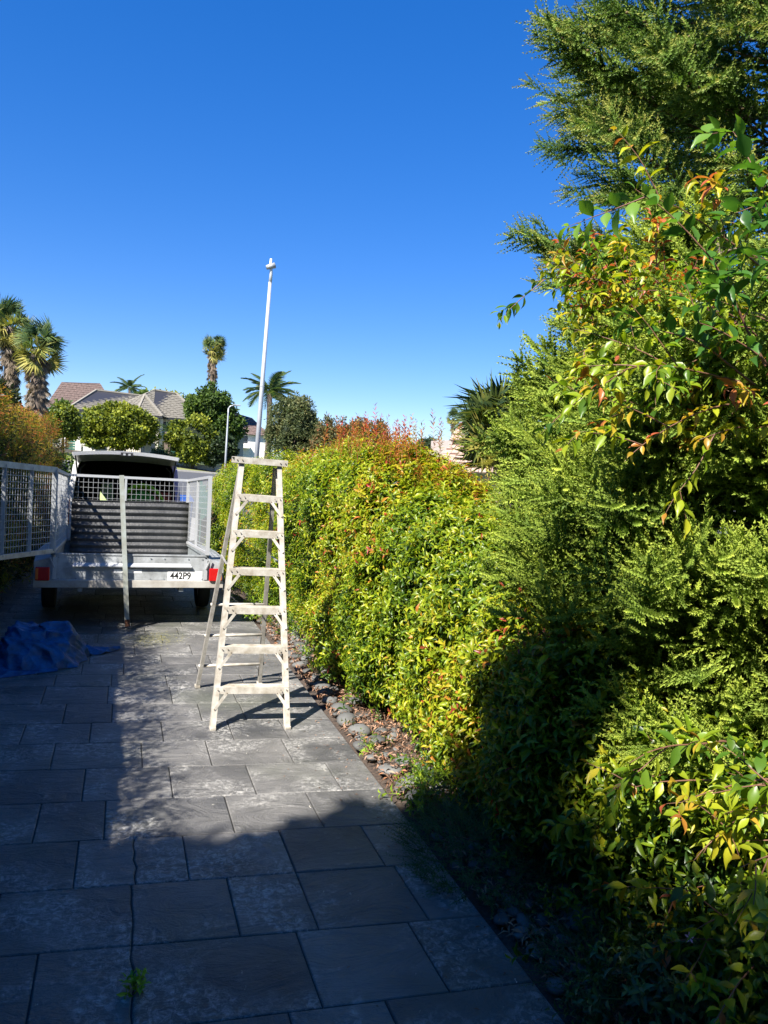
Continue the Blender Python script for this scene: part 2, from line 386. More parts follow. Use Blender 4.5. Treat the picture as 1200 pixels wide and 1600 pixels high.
def spray(seed, L=.32, twigs=13, nodes=7, tl=.13, needle=.013, droop=.25, up=.35, wd=.36):
    """flattened plume of a cedar: curved axis along +z with side twigs of short awl needles"""
    r = random.Random(seed); V = []; F = []; A = []
    def tri(a, b, c, age, g):
        n = len(V); V.extend([tuple(a), tuple(b), tuple(c)]); F.append((n, n + 1, n + 2)); A.append((age, g))
    def axis(t): return Vector((-droop * L * t * t, 0, L * t))
    g = 0
    for i in range(twigs + 1):
        t = (i + .5) / (twigs + 1); base = axis(t); side = 1 if i % 2 else -1
        if i == twigs: dirv = (axis(1) - axis(.8)).normalized(); ln = tl * .5; base = axis(.86)
        else:
            dirv = Vector((-.25 + r.uniform(-.3, .3), side * r.uniform(.7, 1.05), .75 + r.uniform(-.15, .2))).normalized()
            ln = tl * math.sin(math.pi * min(1, .22 + .78 * (1 - t))) * r.uniform(.75, 1.1)
        bend = Vector((up * ln * r.uniform(-.2, .5), 0, .25 * ln)); g = i
        prev = base
        for k in range(nodes):
            u = (k + 1) / nodes; p = base + dirv * ln * u + bend * u * u
            d = (p - prev).normalized(); s1 = d.orthogonal().normalized(); s2 = d.cross(s1)
            age = .25 * t + .75 * u * (.5 + .5 * t)
            nl = needle * (1.15 - .55 * u)
            for q in range(3):
                an = q * 2.094 + k * 1.1; sd = s1 * math.cos(an) + s2 * math.sin(an)
                cr = sd.cross(d) * nl * wd
                tri(prev - cr, prev + cr, prev + sd * nl * .8 + d * nl * .95, age, g)
            tri(prev + s1 * .0016, p, prev - s1 * .0016, age * .6, g)
            prev = p
    for k in range(4):
        a, b = axis(k / 4), axis((k + 1) / 4); w = .003
        tri(a + Vector((0, w, 0)), a - Vector((0, w, 0)), b, 0, g); tri(a + Vector((w, 0, 0)), a - Vector((w, 0, 0)), b, 0, g)
    return np.array(V, float), np.array(F), np.array(A, float)
def tuft(seed, n=6, size=1., W=.5, spread=1.):
    """small cluster of loose leaf faces, used for distant crowns"""
    r = random.Random(seed); V = []; F = []; A = []
    for i in range(n):
        d = Vector((r.uniform(-1, 1), r.uniform(-1, 1), r.uniform(-.4, 1))).normalized()
        o = Vector((r.uniform(-1, 1), r.uniform(-1, 1), r.uniform(-1, 1))) * .5 * spread
        s = d.orthogonal().normalized(); s = (Matrix.Rotation(r.uniform(0, 6.28), 3, d) @ s) * W * .5
        k = len(V); V += [tuple(o), tuple(o + d * .55 + s), tuple(o + d * size), tuple(o + d * .55 - s)]
        F += [(k, k+1, k+2), (k, k+2, k+3)]; A += [(r.random() * .4 + .3 * max(0, d.z), i)] * 2
    return np.array(V, float), np.array(F), np.array(A, float)

GREENS = [(0, (.016, .034, .010)), (.45, (.040, .080, .014)), (.8, (.095, .150, .018)), (1, (.17, .22, .028))]
def blob_points(c, r, n, lumps=26, lr=.38, shell=.25, low=-.75):
    """points spread over an uneven crown made of many clumps"""
    c = np.array(c); r = np.array(r)
    u = rng.normal(size=(lumps, 3)); u /= np.linalg.norm(u, axis=1, keepdims=True); u = u[u[:, 2] > low]
    lc = u * (1 - lr * .75) * rng.uniform(.82, 1.08, (len(u), 1))
    k = rng.integers(0, len(lc), n); v = rng.normal(size=(n, 3)); v /= np.linalg.norm(v, axis=1, keepdims=True)
    rr = lr * rng.uniform(.7, 1.2, len(lc))[k, None] * (1 - shell * rng.random((n, 1)))
    p = lc[k] + v * rr
    return c + p * r, v + .6 * lc[k] + np.array([0, 0, .25])
def core(name, c, r, m, parent, seed=0, s=.8):  # lumpy dark solid inside a crown, painted as its inner shade
    bm = bmesh.new(); bmesh.ops.create_icosphere(bm, subdivisions=3, radius=1)
    q = random.Random(seed); ph = [q.uniform(0, 6) for _ in range(6)]
    for v in bm.verts:
        d = 1 + .10 * math.sin(4*v.co.x+ph[0]) * math.cos(5*v.co.y+ph[1]) + .07 * math.sin(7*v.co.z+ph[2])
        v.co = Vector((c[0] + v.co.x*r[0]*s*d, c[1] + v.co.y*r[1]*s*d, c[2] + v.co.z*r[2]*s*d))
    me = bpy.data.meshes.new(name); bm.to_mesh(me); bm.free()
    return link(name, me, m, parent)
M['inner'] = mat('inner_shade_mass', (.012, .022, .008), .95, noise=.5, nscale=12)  # near-black solid filler, its colour standing in for shade among inner leaves
def limb_tree(name, base, top, lobes, n, size, stops, label, group=None, trunk_r=.12, mm='leaf_matte', tint=.0, cat='tree', W=.5, shell=.3, val=.3, lr=.36, lumps=26, inner=True, tuft_n=6):
    """tree: trunk, limbs and a crown of leaf tufts over several lobes"""
    root = empty(name, base, 0, label, cat, group); b = Vector(base)
    mb = MB(); t0 = Vector((0, 0, -.3)); t1 = Vector(top) - b
    mid = (t0 + t1) / 2 + Vector((random.uniform(-.1, .1), random.uniform(-.1, .1), 0)) * t1.length * .3
    mb.tube([t0, mid, t1], [trunk_r * 1.25, trunk_r, trunk_r * .7], 8)
    mb.build('trunk', M['bark'], root, smooth=True)
    lb = MB()
    for (c, r) in lobes:
        cc = Vector(c) - b
        for k in range(5):
            e = cc + Vector((random.uniform(-.6, .6)*r[0], random.uniform(-.6, .6)*r[1], random.uniform(-.2, .6)*r[2]))
            m_ = t1.lerp(e, .5) + Vector((0, 0, -.08 * r[2]))
            lb.tube([t1 * .9, m_, e], [trunk_r * .5, trunk_r * .32, trunk_r * .1], 5, False)
    lb.build('limb', M['bark'], root, smooth=True)
    Ps, Ds = [], []; tot = sum(r[0]*r[2] for c, r in lobes)
    for (c, r) in lobes:
        p, d = blob_points(c, r, int(n * r[0]*r[2] / tot), lumps, lr, shell); Ps.append(p - np.array(base)); Ds.append(d)
    P = np.concatenate(Ps); D = np.concatenate(Ds)
    protos = [tuft(k + 5, tuft_n, 1., W) for k in range(4)]
    clump = .12 * np.sin(P[:, 0]*2.1/size*.2+1) * np.sin(P[:, 2]*2.3/size*.2)
    bake('crown', protos, P, D, size * rng.uniform(.7, 1.2, len(P)), tint + clump, stops, M[mm], root, val=val)
    if inner:
        for k, (c, r) in enumerate(lobes): core('inner_shade_mass', Vector(c) - b, r, M['inner'], root, k, .58)['kind'] = 'stuff'
    return root

# ------------------------------------------------------------------ terrain, driveway, road
def sm(a, b, x): t = min(1, max(0, (x - a) / (b - a))); return t * t * (3 - 2 * t)
def tz(x, y):
    z = -.05 + .87 * sm(17, 44, y) + .25 * sm(44, 66, y) + 2.2 * sm(70, 180, y)
    z += sm(52, 66, y) * max(-.5, min(2.3, (4.7 - x) * .095))
    return z
xs = sorted(set([-900, -500, -250, -120, -80, -60, -45] + list(range(-36, 40, 3)) + [45, 60, 80, 120, 250, 500, 900]))
ys = [-300, -80, -30, -10, 0, 8, 14, 17] + list(range(20, 72, 3)) + [76, 82, 90, 100, 120, 140, 160, 180, 260, 500, 1200, 2500]
V = [(x, y, tz(x, y)) for y in ys for x in xs]; nx = len(xs)
Fq = [(j*nx+i, j*nx+i+1, (j+1)*nx+i+1, (j+1)*nx+i) for j in range(len(ys)-1) for i in range(nx-1)]
tag(pyobj('ground', V, Fq, M['grass'], smooth=True), 'grassy ground rising gently beyond the driveway', 'ground', kind='structure')
def strip(name, x0, x1, ya, yb, dz, m, label, cat, n=40, skew=0.):
    V = []
    for i in range(n + 1):
        x = x0 + (x1 - x0) * i / n
        for k in range(5):
            y = ya + (yb - ya) * k / 4 + skew * x; V.append((x, y, tz(x, y) + dz))
    F = [(i*5+k, (i+1)*5+k, (i+1)*5+k+1, i*5+k+1) for i in range(n) for k in range(4)]
    return tag(pyobj(name, V, F, m, smooth=True), label, cat, kind='structure')
strip('road', -120, 120, 24.5, 57, .03, M['asphalt'], 'grey asphalt street running across behind the van', 'road', 120)
strip('verge', -120, 120, 57.25, 62.4, .12, M['verge'], 'dry yellow grass verge on the far side of the street', 'verge', 120)
strip('near_verge', -60, -1.0, 19.4, 24.3, .06, M['verge'], 'grass verge left of the driveway mouth', 'verge', 60)
strip('crossing', -.98, 2.2, 19.05, 24.48, .03, M['kerb'], 'plain concrete crossing between the driveway and the street', 'crossing', 6)
kb = MB()
for i in range(120):
    x = -120 + 2 * i; kb.bar((x, 57.12, tz(x, 57.1) + .08), (x + 2, 57.12, tz(x + 2, 57.1) + .08), .22, .16)
tag(kb.build('kerb', M['kerb']), 'pale concrete kerb along the far verge', 'kerb', kind='structure')

drive = empty('driveway', (0, 0, 0), 0, 'dark stamped slate concrete driveway with recessed joints', 'driveway', kind='structure')
V = []; ylist = [-3 + .5 * i for i in range(76)]
pyobj('joint_bed', [(-1.75, -3, -.011), (1.597, -3, -.011), (1.597, 19, -.011), (-1.75, 19, -.011)], [(0, 1, 2, 3)], M['grout'], drive)
edge = MB(); edge.box((1.6, -3, -.12), (1.606, 19, -.004)); 
rows = [(2.62, -.07), (3.10, -.09), (3.57, -.08), (4.02, -.09), (4.49, -.09), (4.96, -.11), (5.42, -.10), (5.84, -.09), (6.28, -.12), (6.76, -.13)]
known = {0: [-.72, -.25, .10, .76, 1.25], 1: [-.45, .10, .53, .86, 1.35], 2: [-.6, -.15, .12, .36, .86, 1.31], 3: [-.85, -.37, -.03, .63, 1.11],
         4: [-.7, -.16, .34, .82, 1.34], 5: [-.85, -.37, .18, .61, 1.14], 6: [-1.1, -.6, -.16, .33, .81, 1.2], 7: [-.9, -.36, -.02, .63, .96],
         8: [-1.0, -.55, -.06, .44, .95]}
lo = []; y = 2.62
while y > -2.6: y -= random.choice([.42, .47, .52]); lo.append((y, -.08))
hi = []; y = 6.76
while y < 18.4: y += random.choice([.38, .45, .5]); hi.append((y, -.11))
allrows = lo[::-1] + rows + hi; n0 = len(lo)
def rowy(k, x): return allrows[k][0] + allrows[k][1] * (x - .5)
slab_n = 0
for k in range(len(allrows) - 1):
    vx = known.get(k - n0)
    if vx is None:
        vx = []; x = -1.75 + random.uniform(.2, .5)
        while x < 1.45: vx.append(x); x += random.choice([.36, .46, .56, .66])
        if allrows[k][0] < 2.6:
            vx = [v for v in vx if abs(v - .1) > .14] + [.1]; vx.sort()
    bounds = [-1.75] + vx + [1.597]
    def border(x, side):
        crack = abs(x - .1) < .03 and allrows[k][0] < 3.9
        pts = []
        for q in range(7 if crack else 2):
            u = q / (6 if crack else 1); yy = rowy(k, x) * (1 - u) + rowy(k + 1, x) * u
            rr = random.Random(int(yy * 1000)); jx = rr.uniform(-.009, .009) if crack and 0 < u < 1 else 0
            pts.append((x + jx + side * (.0028 if not crack else .003), yy + (.0028 if u == 0 else -.0028 if u == 1 else 0)))
        return pts
    for i in range(len(bounds) - 1):
        L_ = border(bounds[i], 1 if i else 0); R_ = border(bounds[i + 1], -1)
        loop = [p for p in L_] + [p for p in R_[::-1]]     # clockwise
        loop = loop[::-1]
        cx = sum(p[0] for p in loop) / len(loop); cy = sum(p[1] for p in loop) / len(loop)
        h = random.uniform(-.0012, .0012); n = len(loop); V = []
        for (px, py) in loop: V.append((px - cx, py - cy, -.010))
        for (px, py) in loop: V.append((px - cx, py - cy, -.004))
        for (px, py) in loop:
            dx, dy = cx - px, cy - py; V.append((px - cx + math.copysign(min(.005, abs(dx)), dx), py - cy + math.copysign(min(.005, abs(dy)), dy), h))
        F = [tuple(range(2 * n, 3 * n))]
        for lvl in (0, 1):
            for q in range(n): F.append((lvl*n+q, lvl*n+(q+1) % n, (lvl+1)*n+(q+1) % n, (lvl+1)*n+q))
        me = bpy.data.meshes.new('slab'); me.from_pydata(V, [], F); me.update()
        link('slab', me, M['slab'], drive, (cx, cy, 0)); slab_n += 1

# garden bed on the right, soil strip on the left
def bed(name, x0, x1, y0, y1, label, seed):
    nx_, ny_ = 14, 70; V = []
    for j in range(ny_ + 1):
        for i in range(nx_ + 1):
            x = x0 + (x1 - x0) * i / nx_; y = y0 + (y1 - y0) * j / ny_
            z = -.035 + .05 * sm(0, .5, abs(x - (x0 if x0 > 0 else x1))) + .018 * math.sin(x*9+seed) * math.cos(y*7) + random.uniform(-.008, .008)
            V.append((x, y, z))
    F = [(j*(nx_+1)+i, j*(nx_+1)+i+1, (j+1)*(nx_+1)+i+1, (j+1)*(nx_+1)+i) for j in range(ny_) for i in range(nx_)]
    return tag(pyobj(name, V, F, M['soil'], smooth=True), label, 'garden bed', kind='structure')
rbed = bed('garden_bed', 1.603, 5.5, -1.5, 13.5, 'soil bed of stones and bark at the foot of the right hedge', 1)
lbed = bed('soil_strip', -4.5, -1.753, -1.5, 18, 'shaded soil strip under the left hedge', 3)

# river stones: one mesh shape shared by copies, each stone a part of the bed
def stone_mesh(seed):
    bm = bmesh.new(); bmesh.ops.create_icosphere(bm, subdivisions=2, radius=1); q = random.Random(seed)
    ph = [q.uniform(0, 6) for _ in range(3)]; e = q.uniform(.8, 1.2)
    for v in bm.verts:
        d = 1 + .10 * math.sin(2.3*v.co.x+ph[0]) + .08 * math.cos(2.7*v.co.y+ph[1]) + .05 * math.sin(4*v.co.z+ph[2])
        v.co = Vector((v.co.x * d * e, v.co.y * d, v.co.z * d * .50))
    me = bpy.data.meshes.new('stone'); bm.to_mesh(me); bm.free(); me.shade_smooth(); me.materials.append(M['stone']); return me
stones = [stone_mesh(k) for k in range(6)]
placed = []
def put_stone(x, y, r, z=None):
    if any((x-a)**2 + (y-b)**2 < (.8*(r+c))**2 for a, b, c in placed): return False
    placed.append((x, y, r))
    o = link('stone', random.choice(stones), None, rbed, (x, y, (.0 if z is None else z) + r * .20))
    s = r * .93; o.scale = (s * random.uniform(.85, 1.25), s * random.uniform(.85, 1.15), s * random.uniform(.8, 1.1))
    o.rotation_euler = (random.uniform(-.2, .2), random.uniform(-.2, .2), random.uniform(0, 6.28)); return True
for (x, y, r) in [(1.72, 6.35, .085), (1.74, 6.55, .09), (1.70, 6.12, .08), (1.75, 5.9, .095), (1.70, 5.62, .10), (1.73, 5.38, .11), (1.80, 5.15, .10), (1.69, 5.2, .07),
                  (1.9, 5.35, .06), (1.86, 4.75, .075), (1.72, 4.62, .07), (1.95, 4.6, .08), (1.78, 4.42, .085), (1.74, 4.2, .09), (1.95, 4.3, .075),
                  (2.05, 3.05, .085), (2.0, 2.84, .10), (1.75, 6.8, .07), (1.72, 7.05, .075), (1.70, 7.3, .08), (1.72, 7.6, .08)]: put_stone(x, y, r)
for k in range(520):
    y = random.uniform(2.3, 10.5); x = 1.65 + abs(random.gauss(0, .17)); r = random.choice([.03, .04, .05, .07, .085]) * random.uniform(.85, 1.15)
    if y < 4.0: r = min(r, .045)
    if 3.0 < y < 4.0 and random.random() < .6: continue
    if x < 2.3 and len(placed) < 290: put_stone(x, y, r)

# leaf litter and bark chips on the bed (uncountable)
def litter(name, n, region, size, stops, label, z0=.0, flat=.5, parent=None):
    x0, x1, y0, y1 = region
    P = np.stack([rng.uniform(x0, x1, n), rng.uniform(y0, y1, n), z0 + rng.uniform(0, .03, n)], -1)
    D = rng.normal(size=(n, 3)); D[:, 2] = np.abs(D[:, 2]) * .5
    V, F = leaf(1, .4, .2, .3, 2); pr = (V, F, np.stack([np.full(len(F), .0), np.zeros(len(F))], -1))
    # lay leaves flat: leaf proto runs along x, so z is its normal
    D = np.stack([rng.normal(0, flat, n), rng.normal(0, flat, n), np.ones(n)], -1)
    o = bake(name, [pr], P, D, size * rng.uniform(.5, 1.3, n), rng.uniform(0, 1, n), stops, M['clippings'], parent)
    return tag(o, label, 'leaf litter')
LITTER = [(0, (.10, .055, .03)), (.4, (.24, .13, .08)), (.8, (.38, .24, .16)), (1, (.3, .12, .05))]
litter('leaf_litter', 12000, (1.63, 2.5, 2.2, 10), .045, LITTER, 'pinkish brown dry leaves and bark chips between the stones', .012)

n = 260; P = np.stack([1.58 - np.abs(rng.normal(0, .22, n)), rng.uniform(2.2, 9, n), rng.uniform(.003, .010, n)], -1)
V_, F_ = leaf(1, .4, .2, .2, 2)
tag(bake('fallen_leaves', [(V_, F_, np.zeros((len(F_), 2)))], P, np.stack([rng.normal(0, .25, n), rng.normal(0, .25, n), np.ones(n)], -1), .026 * rng.uniform(.4, 1.3, n), rng.uniform(0, 1, n), LITTER, M['clippings']), 'sparse dry leaf scraps on the slate driveway along its right edge', 'fallen leaves')
n = 420; P = np.stack([rng.uniform(-1.5, 1.58, n), rng.uniform(2.2, 9.5, n), np.full(n, .003)], -1)
tag(bake('grit', [tuft(3, 3, 1, .8)], P, np.tile([0, 0, 1.], (n, 1)), .006 * rng.uniform(.4, 1.6, n), rng.uniform(0, 1, n), [(0, (.25, .22, .18)), (1, (.55, .52, .46))], M['clippings']), 'tiny pale grit and seed specks scattered over the driveway', 'grit')

# ------------------------------------------------------------------ right hedge (lilly pilly)
WARML = [(0, (.03, .055, .012)), (.35, (.10, .14, .02)), (.6, (.30, .30, .03)), (.8, (.42, .27, .04)), (1, (.40, .12, .05))]
WARM = [(0, (.14, .20, .02)), (.35, (.34, .33, .03)), (.6, (.46, .27, .05)), (.85, (.45, .14, .05)), (1, (.4, .07, .05))]
LILLY = [(0, (.014, .036, .008)), (.22, (.040, .090, .012)), (.44, (.13, .21, .012)), (.70, (.33, .38, .018)), (.86, (.42, .33, .025)), (.94, (.46, .15, .03)), (1, (.28, .05, .025))]
def bulge(y, z, ph=0.):
    return (.07*np.sin(2.1*y+1.3*z+ph) + .05*np.sin(4.7*y-2.9*z+1+ph) + .04*np.sin(8.3*y+6.1*z+2+ph) + .05*np.sin(1.1*y+3.3*z+ph))
def hedge_points(n, y0, y1, face, depth, height, sgn, zmin=.12, dens=None):
    """random points and outward directions on the face, shoulder and top of a clipped but loose hedge"""
    y = rng.uniform(y0, y1, n); rad = .42
    h = height(y) if callable(height) else np.full(n, height)
    Lf = h - rad - zmin; Lc = rad * 1.57; Lt = depth - rad
    s = rng.random(n) * (Lf + Lc + Lt)
    on_f = s < Lf; on_c = (~on_f) & (s < Lf + Lc); a = np.clip((s - Lf) / rad, 0, 1.57)
    x = np.where(on_f, 0, np.where(on_c, rad - rad*np.cos(a), rad + (s - Lf - Lc)))
    z = np.where(on_f, zmin + s, np.where(on_c, h - rad + rad*np.sin(a), h - .30*np.maximum(0, x - rad)))
    nx_ = np.where(on_f, -1, np.where(on_c, -np.cos(a), 0)); nz_ = np.where(on_f, .0, np.where(on_c, np.sin(a), 1))
    b = bulge(y, z) * 1.1; under = np.clip((.6 - z) / .6, 0, 1)
    x = x + nx_ * b * np.where(on_f, 1, .6) + under * .02; z = z + nz_ * b
    return np.stack([face + sgn * x, y, z], -1), np.stack([sgn * nx_, np.zeros(n), nz_], -1), z
hh = lambda y: 2.06 - .30 * np.clip((y - 9.8) / 2.6, 0, 1) + .05*np.sin(3*y) - .46*np.clip((6.9 - y)/1.8, 0, 1) - .45*np.clip((4.3 - y)/1.0, 0, 1)
hedge = empty('hedge', (2.4, 7.5, 0), 0, 'long bright yellow-green lilly pilly hedge along the right edge of the driveway', 'hedge')
def off(P, o): return P - np.array(o.location)
sh_near = [shoot(k, .15, 4, .060, .40, 3, 62, .55) for k in range(6)]
sh_far = [shoot(k + 20, .14, 4, .056, .42, 2, 62, .5, stem=False) for k in range(5)]
def hedge_layer(name, n, y0, y1, protos, inset=0., tint=0., sc_=1., seed=0, zlimit=None, parent=hedge, face=1.98, depth=1.25, height=hh, sgn=1, stops=LILLY, mm='leaf', upw=.55, droop_dir=0., val=.25):
    P, N_, z = hedge_points(n, y0, y1, face, depth, height, sgn)
    patch = .10*np.sin(1.7*P[:, 1]+2.1*P[:, 2]) + .08*np.sin(5.1*P[:, 1]-3.7*P[:, 2]+1)
    D = N_ * 1.0 + rng.normal(0, .38, P.shape) + np.array([0, -.1, upw])
    P = P - N_ * (inset + rng.uniform(0, .10, n)[:, None])
    if parent is hedge: P[:, 0] -= .50 * np.clip((P[:, 1] - 9) / 3.5, 0, 1)
    hole = np.sin(6.3*P[:, 1]+4.1*z+.7)*np.sin(9.1*z-3.3*P[:, 1]+2)+.5*np.sin(17*P[:, 1]-13*z); long_ = 1 + .28*np.clip(np.sin(7.7*P[:, 1]+5.3*z)*np.sin(11*z-4*P[:, 1]), 0, 1)
    keep = (hole < .62) | (rng.random(n) < .35) | (inset > 0); P, D, z, n = P[keep], D[keep], z[keep], int(keep.sum()); patch = patch[keep]; sc_ = sc_ * long_[keep]
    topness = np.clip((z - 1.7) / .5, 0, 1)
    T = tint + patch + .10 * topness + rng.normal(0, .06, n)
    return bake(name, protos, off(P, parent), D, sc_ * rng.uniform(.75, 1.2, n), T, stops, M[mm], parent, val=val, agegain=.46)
hedge_layer('foliage', 9800, 3.1, 8.2, sh_near, 0, .22)
hedge_layer('foliage', 8200, 8.2, 13.6, sh_far, 0, .24, 1.05)
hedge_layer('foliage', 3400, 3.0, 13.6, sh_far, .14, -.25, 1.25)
# the darker face of the hedge nearest the camera
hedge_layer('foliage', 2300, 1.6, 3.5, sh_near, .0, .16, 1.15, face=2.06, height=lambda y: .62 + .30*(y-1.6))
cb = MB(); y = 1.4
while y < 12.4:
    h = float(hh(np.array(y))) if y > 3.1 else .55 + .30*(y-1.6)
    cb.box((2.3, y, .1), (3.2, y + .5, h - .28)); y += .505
cb_o = cb.build('inner_shade_mass', M['inner'], hedge); cb_o.location = -Vector(hedge.location); cb_o['kind'] = 'stuff'  # dark boxes stop see-through, coloured like the shadow inside a hedge
tb = MB(); y = 3.4
while y < 12.4:
    x = 2.42 + random.uniform(-.08, .08)
    tb.tube([(x, y, -.05), (x + random.uniform(-.1, .1), y + .05, .5), (x, y + random.uniform(-.2, .2), 1.2)], [.022, .017, .01], 6); y += random.uniform(.3, .5)
o = tb.build('stem', M['bark'], hedge, smooth=True, kind='stuff'); o.location = -Vector(hedge.location)
n = 620; P = np.stack([rng.normal(1.93, .12, n), rng.uniform(2.3, 12.5, n), rng.uniform(.02, .26, n)], -1); P[:, 0] -= .45 * np.clip((P[:, 1] - 9) / 3.5, 0, 1)
P = P[np.sin(3.1*P[:, 1]) + .6*np.sin(7.7*P[:, 1]+1) > -.25]
bake('low_foliage', sh_near, off(P, hedge), rng.normal(0, .5, P.shape) + np.array([-.5, -.1, .7]), rng.uniform(.5, .9, len(P)), .05, LILLY, M['leaf'], hedge, agegain=.46)
# red-tipped sprigs that stand above the top of the hedge
n = 640; P, N_, z = hedge_points(n * 3, 5.9, 12, 1.98, 1.25, hh, 1); k = np.nonzero(N_[:, 2] > .8)[0][:n]
sprig = [shoot(k_ + 60, .26, 9, .055, .36, 2, 50, .25) for k_ in range(5)]
RED = [(0, (.14, .18, .02)), (.35, (.30, .25, .03)), (.65, (.40, .13, .035)), (1, (.40, .04, .04))]
bake('sprig', sprig, off(P[k], hedge), rng.normal(0, .22, (len(k), 3)) + np.array([0, 0, 1]), rng.uniform(.4, .8, len(k)), rng.uniform(-.2, .3, len(k)), RED, M['leaf'], hedge, agegain=.6)
n = 90; P = np.stack([rng.normal(2.25, .22, n), rng.normal(6.6, .45, n), rng.uniform(2.02, 2.2, n)], -1)
bake('sprig', sprig, off(P, hedge), rng.normal(0, .16, (n, 3)) + np.array([0, 0, 1]), rng.uniform(.7, 1.25, n), rng.uniform(.0, .55, n), RED, M['leaf'], hedge, agegain=.6)
# red leaf clusters on the face
n = 34; P, N_, z = hedge_points(n, 3.3, 9, 1.93, 1.25, hh, 1);
bake('red_shoot', [shoot(91, .10, 2, .06, .42, 3, 50, .7)], off(P, hedge), N_ + rng.normal(0, .3, P.shape), .9, .38, RED, M['leaf'], hedge)

# ------------------------------------------------------------------ left hedge
lhedge = empty('hedge', (-2.1, 8, 0), 0, 'shaded hedge on the left behind the open cage door, its tips orange and red', 'hedge')
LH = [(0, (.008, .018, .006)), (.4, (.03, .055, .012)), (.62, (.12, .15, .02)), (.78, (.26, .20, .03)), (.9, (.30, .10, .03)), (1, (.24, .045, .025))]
hl = lambda y: 2.56 + .05*np.sin(2.3*y) - .16*np.clip((y-10)/2, 0, 1)
sh_l = [shoot(k + 40, .22, 6, .085, .26, 2, 50, .3) for k in range(4)]
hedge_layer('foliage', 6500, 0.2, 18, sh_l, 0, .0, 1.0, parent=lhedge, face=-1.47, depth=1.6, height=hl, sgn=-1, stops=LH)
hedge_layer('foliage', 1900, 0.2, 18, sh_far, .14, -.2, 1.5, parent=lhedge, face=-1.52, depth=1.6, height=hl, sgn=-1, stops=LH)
n = 260; P = np.stack([rng.uniform(-2.2, -1.7, n), rng.uniform(.5, 10, n), rng.uniform(2.35, 2.55, n)], -1)
bake('sprig', sh_l, off(P, lhedge), rng.normal(0, .5, (n, 3)) + np.array([.5, 0, 1]), rng.uniform(.9, 1.5, n), .1, LH, M['leaf'], lhedge)
hedge_layer('foliage', 2200, 9.5, 18, sh_l, -.04, .42, 1.05, parent=lhedge, face=-1.47, depth=1.6, height=lambda y: hl(y), sgn=-1, stops=WARML, upw=.9)
n = 1100; P = np.stack([rng.uniform(-2.9, -1.40, n), rng.uniform(9.5, 17.5, n), rng.uniform(2.15, 2.5, n)], -1); P[:, 2] -= np.clip(P[:, 0] + 1.75, 0, 1) * 1.4
bake('sprig', sprig, off(P, lhedge), rng.normal(0, .2, (n, 3)) + np.array([0, 0, 1]), rng.uniform(.7, 1.3, n), rng.uniform(-.25, .5, n), WARM, M['leaf'], lhedge, agegain=.6)
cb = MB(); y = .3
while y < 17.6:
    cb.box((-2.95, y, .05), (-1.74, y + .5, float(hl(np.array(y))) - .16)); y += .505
o = cb.build('inner_shade_mass', M['inner'], lhedge); o.location = -Vector(lhedge.location); o['kind'] = 'stuff'  # same dark filler boxes, shade put into their colour
tb = MB(); y = .4
while y < 17.6:
    tb.tube([(-1.85, y, -.05), (-1.9 + random.uniform(-.1, .1), y, 1.2)], [.03, .015], 6); y += random.uniform(.5, .8)
o = tb.build('stem', M['bark'], lhedge, smooth=True, kind='stuff'); o.location = -Vector(lhedge.location)

